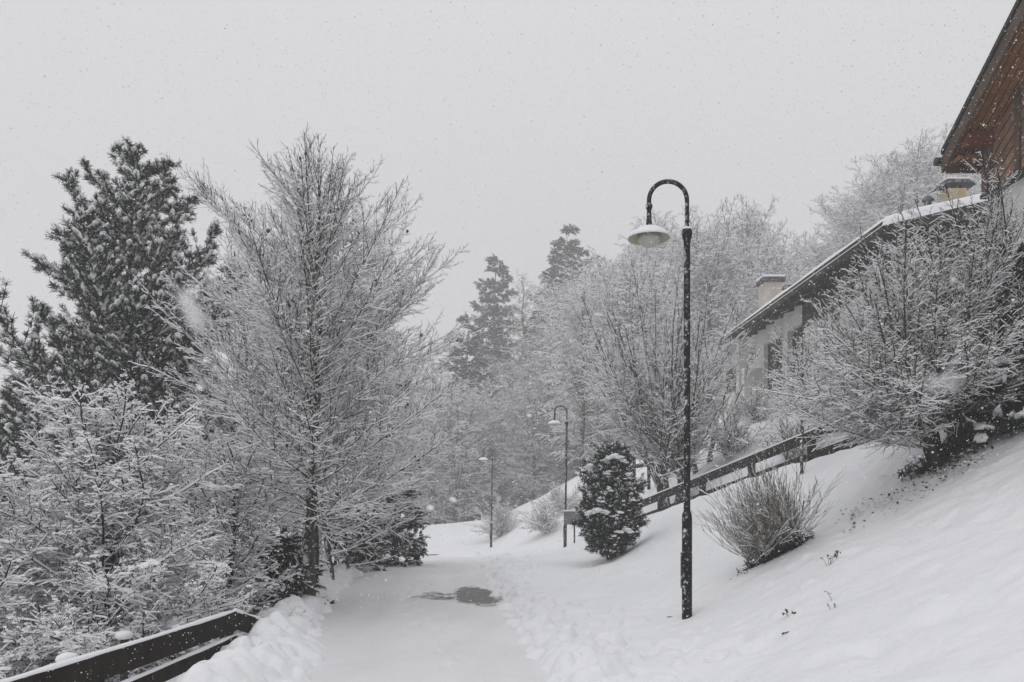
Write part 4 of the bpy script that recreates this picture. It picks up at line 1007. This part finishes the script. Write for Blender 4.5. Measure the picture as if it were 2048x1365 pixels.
# pollarded multi stem tree behind the lamp post
S_POL = [dict(n=10, up=.02, wob=.035, gap=.16, lf=.26, lm=.18, ang=(22, 48), azs=1.3, t0=.1, rf=.45),
         dict(n=5, up=.04, wob=.08, gap=.11, lf=.4, lm=.08, ang=(25, 60), t0=.05, rf=.75, rmin=.006),
         dict(n=2, up=.05, wob=.14, rmin=.005)]
def pollard(px, Y, seed, n, L0, L1, label, e=(50, 88), r=.024, name='multi_stem_tree', spread=.22, trunks=6, az=(0, 360), zb=None, group=None):
    rgx = random.Random(seed); b = G(px, Y, -.1); t = thing(name, label, 'tree', b, 0, group); sg = Segs(); mb = MB(); hs = []
    for i in range(trunks):
        a = 6.283 * i / trunks + rgx.uniform(-.3, .3); o = Vector((math.cos(a) * .12, math.sin(a) * .12, -.3)); m_ = Vector((math.cos(a) * .3, math.sin(a) * .25, .5)); h = Vector((math.cos(a) * .42, math.sin(a) * .3, 1.0 + rgx.uniform(0, .5)))
        P = [o, o.lerp(m_, .5), m_, m_.lerp(h, .5), h]; P = [p + rdir(rgx) * .03 for p in P]
        mb.tube(P, [.10, .09, .08, .075, .06], 8); hs.append(h); sg.add(P[-2], P[-1], .05, .04)
    mb.build('trunk', M['trunk_snowy'], t)
    for st in fan(rgx, n, az[0], az[1], e[0], e[1], L0, L1, r, .05):
        grow(sg, rgx.choice(hs) + Vector((0, 0, rgx.uniform(-.5, 0))), Vector(st[0]), st[1], st[2], 0, S_POL, rgx)
    sg.mesh('crown', [M['twig'], M['twig_snow'], M['dead_leaf']], t, .0115, .8, seed=seed); return t
pollard(1345, 22, 130, 64, 3.0, 6.2, 'many stemmed bare tree with a ragged dark base behind the nearest lamp post')
pollard(1402, 23.5, 131, 12, 2.0, 3.8, 'slim forked bare tree just right of the many stemmed one', trunks=2, e=(55, 88), r=.028)

# ---- background trees: prototypes
S_FAR = [dict(n=8, up=.02, wob=.09, gap=.24, lf=.5, lm=.25, ang=(30, 62), azs=1.3, t0=.15, rf=.55),
         dict(n=5, up=.04, wob=.13, gap=.17, lf=.45, lm=.15, ang=(30, 70), t0=.1, rf=.75, rmin=.011),
         dict(n=3, up=.04, wob=.2, gap=.2, lf=.4, lm=.1, ang=(30, 70), rmin=.008, rf=.8), dict(n=1, up=.0, wob=.2, rmin=.007)]
FS = 1.7
def far_dec(name, label, px, Y, ztop_py, k, seed, nb=44, first=.12, el=(0, 62), tw='twig', zb=None, snow=.014, spec=None, r0=.14):
    b = G(px, Y * FS, -.3); top = CAMZ + (HZ - ztop_py) / F * Y * FS
    Ht = (top - b.z) / FS * .90
    t = decid(name, label, 'tree', b, Ht, r0, spec or S_FAR, lambda f: k * math.sqrt(max(.02, 1 - ((f - .42) / .62) ** 2)) * .8 * min(1, (1 - f) * 2.6 + .2) + .2, nb, el, seed, mats=('bark', tw, 'twig_snow'), snow=snow, first=first, group='trees behind the lane')
    t.scale = (FS, FS, FS); return t
T1 = far_dec('bare_tree', 'round crowned bare tree rising left of the chimney, with forked dark limbs', 1490, 36, 415, 3.6, 140, 84, .14, snow=.02)
T2 = far_dec('bare_tree', 'wide snowy tree rising behind the roof of the low house', 1810, 38, 310, 5.4, 141, 105, .15, el=(10, 60), snow=.02)
# weeping birch style
S_BIR = [dict(n=10, up=-.035, wob=.05, gap=.18, lf=.42, lm=.2, ang=(25, 60), azs=1.3, t0=.15, rf=.5),
         dict(n=7, up=-.13, wob=.07, gap=.14, lf=.45, lm=.15, ang=(20, 50), t0=.05, rf=.75, rmin=.010),
         dict(n=4, up=-.2, wob=.1, rmin=.0075)]
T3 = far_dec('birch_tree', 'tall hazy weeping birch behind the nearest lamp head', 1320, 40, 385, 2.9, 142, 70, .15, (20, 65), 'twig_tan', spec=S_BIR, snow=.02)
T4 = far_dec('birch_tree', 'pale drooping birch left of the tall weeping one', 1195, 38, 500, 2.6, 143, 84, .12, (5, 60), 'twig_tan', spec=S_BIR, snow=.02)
# larch
S_LAR = [dict(n=8, up=-.02, wob=.04, gap=.11, lf=.25, lm=.2, ang=(30, 80), azs=1.6, t0=.05, rf=.5), dict(n=4, up=-.12, wob=.1, gap=.12, lf=.3, lm=.1, ang=(20, 60), rf=.8, rmin=.012), dict(n=2, up=-.15, wob=.12, rmin=.009)]
def larch(label, px, Y, top_py, k, seed):
    b = G(px, Y * FS, -.2); Ht = (CAMZ + (HZ - top_py) / F * Y * FS - b.z) / FS
    t = decid('larch_tree', label, 'tree', b, Ht, .15, S_LAR, lambda f: k * (1 - f) ** .8 + .25, 120, (-12, 25), seed, mats=('bark', 'larch', 'twig_snow'), snow=.014, first=.1, group='trees behind the lane')
    t.scale = (FS, FS, FS); return t
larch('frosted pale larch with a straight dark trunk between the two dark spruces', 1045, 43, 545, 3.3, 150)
# spruces
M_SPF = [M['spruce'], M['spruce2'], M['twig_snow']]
def spruce_far(label, px, Y, top_py, k, seed, whorls=19):
    b = G(px, Y * FS, -.2); Ht = (CAMZ + (HZ - top_py) / F * Y * FS - b.z) / FS
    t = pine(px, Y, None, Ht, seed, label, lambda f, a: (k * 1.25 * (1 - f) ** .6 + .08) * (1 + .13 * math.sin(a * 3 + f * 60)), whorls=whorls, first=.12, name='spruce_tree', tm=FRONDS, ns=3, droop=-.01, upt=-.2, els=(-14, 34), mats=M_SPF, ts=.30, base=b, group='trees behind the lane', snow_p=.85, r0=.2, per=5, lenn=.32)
    t.scale = (FS, FS, FS); return t
SP1 = spruce_far('dark spruce with a pointed top, left one of the pair above the lane', 990, 52, 515, 3.1, 160)
SP2 = spruce_far('taller and broader dark spruce, right one of the pair above the lane', 1135, 50, 458, 4.1, 161)
GT = 'trees behind the lane'
def cp(root, px, Y, sc, rz, label, zs=None, dz=0):
    b = G(px, Y * FS, -.2 + dz); return dup(root, b, rz, (sc * FS * 1.22, sc * FS * 1.22, (zs or sc) * FS * 1.08), label, GT)
# fillers, each a single tree
cp(T1, 1420, 33, .80, 2.1, 'bare tree just right of the nearest lamp post')
cp(T1, 1560, 44, .80, 4.0, 'faint bare tree behind the pink chimney')
cp(T1, 1265, 31, .74, 1.0, 'bare tree directly behind the evergreen bush')
cp(T4, 1165, 33, .72, .8, 'thin bare tree straight behind the middle lamp', .75)
cp(T2, 1700, 46, .78, 2.0, 'faint rounded tree at the foot of the wide one behind the roof')
cp(T2, 1960, 36, .70, 3.0, 'snowy tree behind the warm coloured chimney')
cp(T2, 1620, 50, .66, 5.0, 'low faint tree behind the end of the snowy roof')
cp(SP1, 935, 43, .62, 1.0, 'shorter dark spruce at the right edge of the tall bare tree')
cp(SP1, 1085, 44, .60, 2.5, 'dark spruce half hidden beside the pale larch')
cp(SP2, 880, 52, .55, .7, 'dark spruce behind the right side of the tall bare tree')
cp(T4, 960, 45, .62, 2.0, 'pale tree above the farthest lamp')
cp(T1, 1010, 41, .52, 2.6, 'low bare tree right above the farthest lamp')
cp(T4, 1100, 40, .80, 4.4, 'pale drooping tree between the larch and the middle lamp')
cp(T4, 872, 40, .84, .2, 'hazy tree right behind the long right boughs of the tall bare tree')
cp(T1, 912, 38, .74, 3.7, 'snowy tree left of the farthest lamp')
cp(T1, 1190, 36, .90, 4.9, 'dense snowy tree behind the gooseneck of the middle lamp')
cp(T1, 1068, 38, .62, .9, 'low dense snowy tree left of the middle lamp')
cp(T2, 1225, 42, .92, .4, 'broad hazy tree left of the many stemmed tree')
cp(T4, 1285, 36, .86, 2.2, 'pale drooping tree directly behind the many stemmed tree')
cp(T4, 820, 41, .66, 5.9, 'hazy tree behind the round dark evergreen')
cp(T1, 945, 42, .76, 1.9, 'bare tree in front of the left dark spruce, above the farthest lamp')
cp(T1, 1135, 42, .84, 5.3, 'dense snowy tree in front of the right dark spruce')
cp(T2, 1075, 44, .68, 2.4, 'broad low snowy tree at the foot of the pale larch')
cp(T4, 1010, 44, .86, 5.6, 'hazy drooping tree between the left dark spruce and the larch')
cp(T2, 890, 45, .50, 3.9, 'broad low snowy tree past the end of the left row')
cp(T2, 1780, 42, .86, 1.1, 'snowy tree just left of the wide one behind the roof')
cp(T2, 1870, 40, .92, 5.1, 'snowy tree rising above the warm coloured chimney')
cp(T2, 1660, 43, .70, 4.6, 'snowy tree above the middle of the snowy roof edge')
cp(T1, 1530, 40, .82, 2.9, 'bare tree close behind the pink chimney')
cp(T4, 1385, 38, .85, 1.6, 'drooping pale tree seen through the gap beside the lamp post')
cp(T1, 860, 47, .60, .3, 'bare tree over the far end of the lane')
cp(T1, 780, 40, .72, 1.3, 'bare tree filling the gap behind the left tree row')
cp(T2, 700, 36, .62, 4.4, 'wide bare tree behind the trunk of the tall one')
cp(T1, 590, 34, .75, 5.1, 'bare tree behind the left half of the tall one')
cp(T2, 470, 36, .62, .9, 'faint wide tree between the pine and the tall bare tree')
cp(T3, 1240, 37, .62, 3.3, 'slim pale tree behind the evergreen bush, left of the many stemmed tree', .66)
# hazy wood closing the view beyond
rgF = random.Random(200); S_W = [dict(n=6, up=.03, wob=.12, gap=.9, lf=.55, lm=.9, ang=(30, 62), azs=1.3, t0=.1, rf=.6), dict(n=4, up=.03, wob=.15, gap=.6, lf=.4, lm=.5, ang=(30, 70), rf=.8, rmin=.045), dict(n=2, up=0, wob=.2, rmin=.035)]
sg = Segs()
for i in range(46):
    px = rgF.uniform(380, 1500); Y = rgF.uniform(100, 135); x = (px - 1024) / F * Y; b = Vector((x, Y, Hs(x, Y) - .5))
    Ht = rgF.uniform(12, 19) if px > 880 else rgF.uniform(9, 14)
    for k in range(6): sg.add(b + Vector((0, 0, Ht * k / 6)), b + Vector((0, 0, Ht * (k + 1) / 6)), .16 * (1 - k / 7), .16 * (1 - (k + 1) / 7))
    for j in range(15):
        f = .12 + .85 * j / 15; az = j * 2.4; e = R(20 + 50 * f)
        grow(sg, b + Vector((0, 0, Ht * f)), Vector((math.cos(az) * math.cos(e), math.sin(az) * math.cos(e), math.sin(e))), (1 - f) * 5 + 1.5, .08, 0, S_W, rgF)
o = sg.mesh('far_wood', [M['twig'], M['twig_snow'], M['dead_leaf']], None, .03, .8, seed=200)
tag(o, 'hazy snowed in wood closing the view behind the nearer trees', 'wood', kind='stuff')

# ------------------------------------------------------------------ litter, dry stalks, twig, lane edge line
items = []; rgL = random.Random(300)
def on_ground(px, py):
    # march the pixel ray to the ground
    Y = 4.0
    while Y < 60:
        p = PX(px, py, Y)
        if p.z <= Hs(p.x, p.y): return p
        Y += .04
    return PX(px, py, 12)
for i in range(520):
    if rgL.random() < .55: px = rgL.gauss(1890, 42); py = 940 + (1890 - px) * .42 + rgL.gauss(0, 14)
    else:
        f = rgL.random(); px = 1870 - 190 * f + rgL.gauss(0, 12); py = 965 + 85 * f + rgL.gauss(0, 12)
        if rgL.random() < f * .5: continue
    p = on_ground(px, py); p.z = Hs(p.x, p.y) + .012
    items.append((p, Vector((rgL.gauss(0, 1), rgL.gauss(0, 1), .25)), rgL.uniform(.015, .05), 0))
lv = (np.array([[0, -.12, 0], [.5, -.4, .05], [1, 0, 0], [.5, .4, .12], [0, .12, 0]]), np.array([[0, 1, 2], [0, 2, 3], [0, 3, 4]]), np.array([0, 0, 0]))
V2, F2, M2 = scatter([lv], items)
o = npmesh('leaf_litter', V2, F2, [M['leaf_litter']], M2); tag(o, 'dark leaf litter showing through snow under the fan shaped shrub', 'leaf litter', kind='stuff')
def stalk(px, py, hgt, lab, seed, lean=.2, heads=5):
    rgx = random.Random(seed); p = on_ground(px, py); t = thing('dry_stalk', lab, 'plant', (p.x, p.y, Hs(p.x, p.y)), 0, 'withered stalks in the snow'); sg = Segs(); its = []
    for i in range(heads):
        pos = Vector((rgx.gauss(0, .03), 0, -.03)); d = Vector((rgx.gauss(-lean, .3), 0, 1)).normalized(); L = hgt * rgx.uniform(.5, 1)
        for k in range(5):
            d = (d + Vector((rgx.gauss(0, .15), rgx.gauss(0, .1), -.03 * k))).normalized(); q = pos + d * L / 5; sg.add(pos, q, .0025, .002); pos = q
            if k > 2:
                for _ in range(2): its.append((pos, rdir(rgx) - Vector((0, 0, .6)), rgx.uniform(.015, .04), 0))
    V2, F2, M2 = scatter([lv], its)
    sg.mesh('stem', [M['twig_tan'], M['twig_snow'], M['dead_leaf']], t, .001, .2, seed=seed, cover=.2); npmesh('dead_leaves', V2, F2, [M['dead_leaf']], M2, t)
stalk(1660, 1128, .2, 'spread withered stalk nearest below the leaf litter', 1, 0, 7)
stalk(1650, 1205, .27, 'single bent withered stalk right of the nearest lamp post', 2, .35, 1)
stalk(1583, 1228, .08, 'tiny withered stalk between the lamp post and the bent stalk', 3)
stalk(1568, 1272, .07, 'lowest withered stalk in the snow', 4, .1, 2)
stalk(1668, 1212, .05, 'short withered stub beside the bent stalk', 5, .1, 2)
a = on_ground(2030, 872)
rgT = random.Random(9); sg = Segs(); tw = thing('bare_branch', 'thin bare branch reaching in from the right edge over the snow', 'branch', a)
grow(sg, Vector((.6, 0, .06)), Vector((-1, -.1, .08)), 1.0, .006, 0, [dict(n=8, up=.004, wob=.04, gap=.35, lf=.3, lm=.1, ang=(25, 50), rf=.7), dict(n=3, up=0, wob=.1, rmin=.003)], rgT)
sg.mesh('twigs', [M['twig'], M['twig_snow'], M['dead_leaf']], tw, .002, .4, seed=4, cover=.5)
for k, (px, py) in enumerate(((1352, 1236),)):
    a = on_ground(px - 8, py); tw = thing('fallen_twig', 'short dark twig lying in snow at the nearest lamp foot', 'twig', (a.x, a.y, a.z + .01)); m = MB(); m.tube([(-.06, 0, 0), (.02, 0, .004), (.1, 0, -.01)], [.004, .005, .003], 6); m.build('stick', M['bark'], tw)
# thin dark tube standing in for the lane edge line at the bend
a = PX(838, 1100, 31.5); b = PX(897, 1107, 30.0); a.z = Hs(a.x, a.y) + .03; b.z = Hs(b.x, b.y) + .03
t = thing('lane_edge_line', 'dark thin line along the edge of the lane at the bend', 'pole', a); m = MB(); m.tube([(0, 0, 0), tuple(b - a)], [.03, .02], 8); m.build('edge_strip', M['bark'], t)

# ------------------------------------------------------------------ falling snow
rs = np.random.RandomState(7)
N = 130000
Yf = .9 + 15 * rs.rand(N) ** .48; u_ = rs.uniform(-.80, .80, N); v_ = rs.uniform(-.30, .72, N)
Pf = np.stack([u_ * Yf, Yf, CAMZ + v_ * Yf], 1)
size = .0026 * np.exp(rs.normal(0, .45, N)) * np.clip(Yf / 5.5, .25, 1.15)
keep = Pf[:, 2] > H(Pf[:, 0], Pf[:, 1]) + .02; Pf = Pf[keep]; size = size[keep]
big_ = []
def near_flake(px0, py0, px1, py1, d, r, n):
    for k in range(n): big_.append((PX(px0 + (px1 - px0) * k / max(1, n - 1), py0 + (py1 - py0) * k / max(1, n - 1), d), r))
near_flake(368, 595, 398, 650, .10, .0009, 4); near_flake(1392, 240, 1394, 262, .12, .0004, 2); near_flake(1862, 768, 1912, 764, .11, .0007, 4); near_flake(112, 425, 124, 440, .16, .0006, 2)
near_flake(860, 1017, 860, 1018, .5, .0024, 1); near_flake(904, 999, 908, 1002, .6, .002, 2); near_flake(1058, 832, 1059, 833, .6, .0018, 1); near_flake(5, 420, 6, 430, .25, .0008, 2); near_flake(645, 52, 646, 53, .3, .0007, 1); near_flake(1905, 560, 1906, 562, .4, .0012, 1)
tv = np.array([[1, 1, 1], [1, -1, -1], [-1, 1, -1], [-1, -1, 1]]) * .75; tf = np.array([[0, 1, 2], [0, 3, 1], [0, 2, 3], [1, 3, 2]])
q = rs.normal(size=(len(Pf), 3, 3)); q, _ = np.linalg.qr(q)
V2 = np.einsum('vk,nkj->nvj', tv, q) * size[:, None, None] + Pf[:, None, :]
F2 = tf[None] + (np.arange(len(Pf)) * 4)[:, None, None]
V2 = V2.reshape(-1, 3); F2 = F2.reshape(-1, 3)
for p, r in big_:
    bv, bf = BLOBS[1]; F2 = np.concatenate([F2, bf + len(V2)]); V2 = np.concatenate([V2, bv * r + np.array(p[:])])
fm = bpy.data.materials.new('snowflake'); fm.use_nodes = True; ft = fm.node_tree; ft.nodes.remove(ft.nodes['Principled BSDF'])
fa = ft.nodes.new('ShaderNodeBsdfDiffuse'); fb = ft.nodes.new('ShaderNodeBsdfTranslucent'); fx = ft.nodes.new('ShaderNodeMixShader')
fa.inputs[0].default_value = (.93, .93, .94, 1); fb.inputs[0].default_value = (.95, .95, .96, 1); fx.inputs[0].default_value = .5
ft.links.new(fa.outputs[0], fx.inputs[1]); ft.links.new(fb.outputs[0], fx.inputs[2]); ft.links.new(fx.outputs[0], ft.nodes['Material Output'].inputs['Surface'])
o = npmesh('falling_snow', V2, F2, [fm], None)
tag(o, 'snowflakes falling through the air everywhere', 'snowflakes', kind='stuff')

# ------------------------------------------------------------------ haze
m = MB(); m.box(-105, 105, -14, 205, -16, 46)
hm = bpy.data.materials.new('haze'); hm.use_nodes = True; t = hm.node_tree; t.nodes.remove(t.nodes['Principled BSDF'])
pv = t.nodes.new('ShaderNodeVolumePrincipled'); pv.inputs['Color'].default_value = (.985, .985, .99, 1); pv.inputs['Density'].default_value = .0042; pv.inputs['Anisotropy'].default_value = 0
t.links.new(pv.outputs[0], t.nodes['Material Output'].inputs['Volume'])
o = m.build('haze', hm); tag(o, 'pale snowy haze filling the air', 'haze', kind='stuff')
print('TRIS', sum(len(o.data.polygons) for o in SC.objects if o.type == 'MESH'))
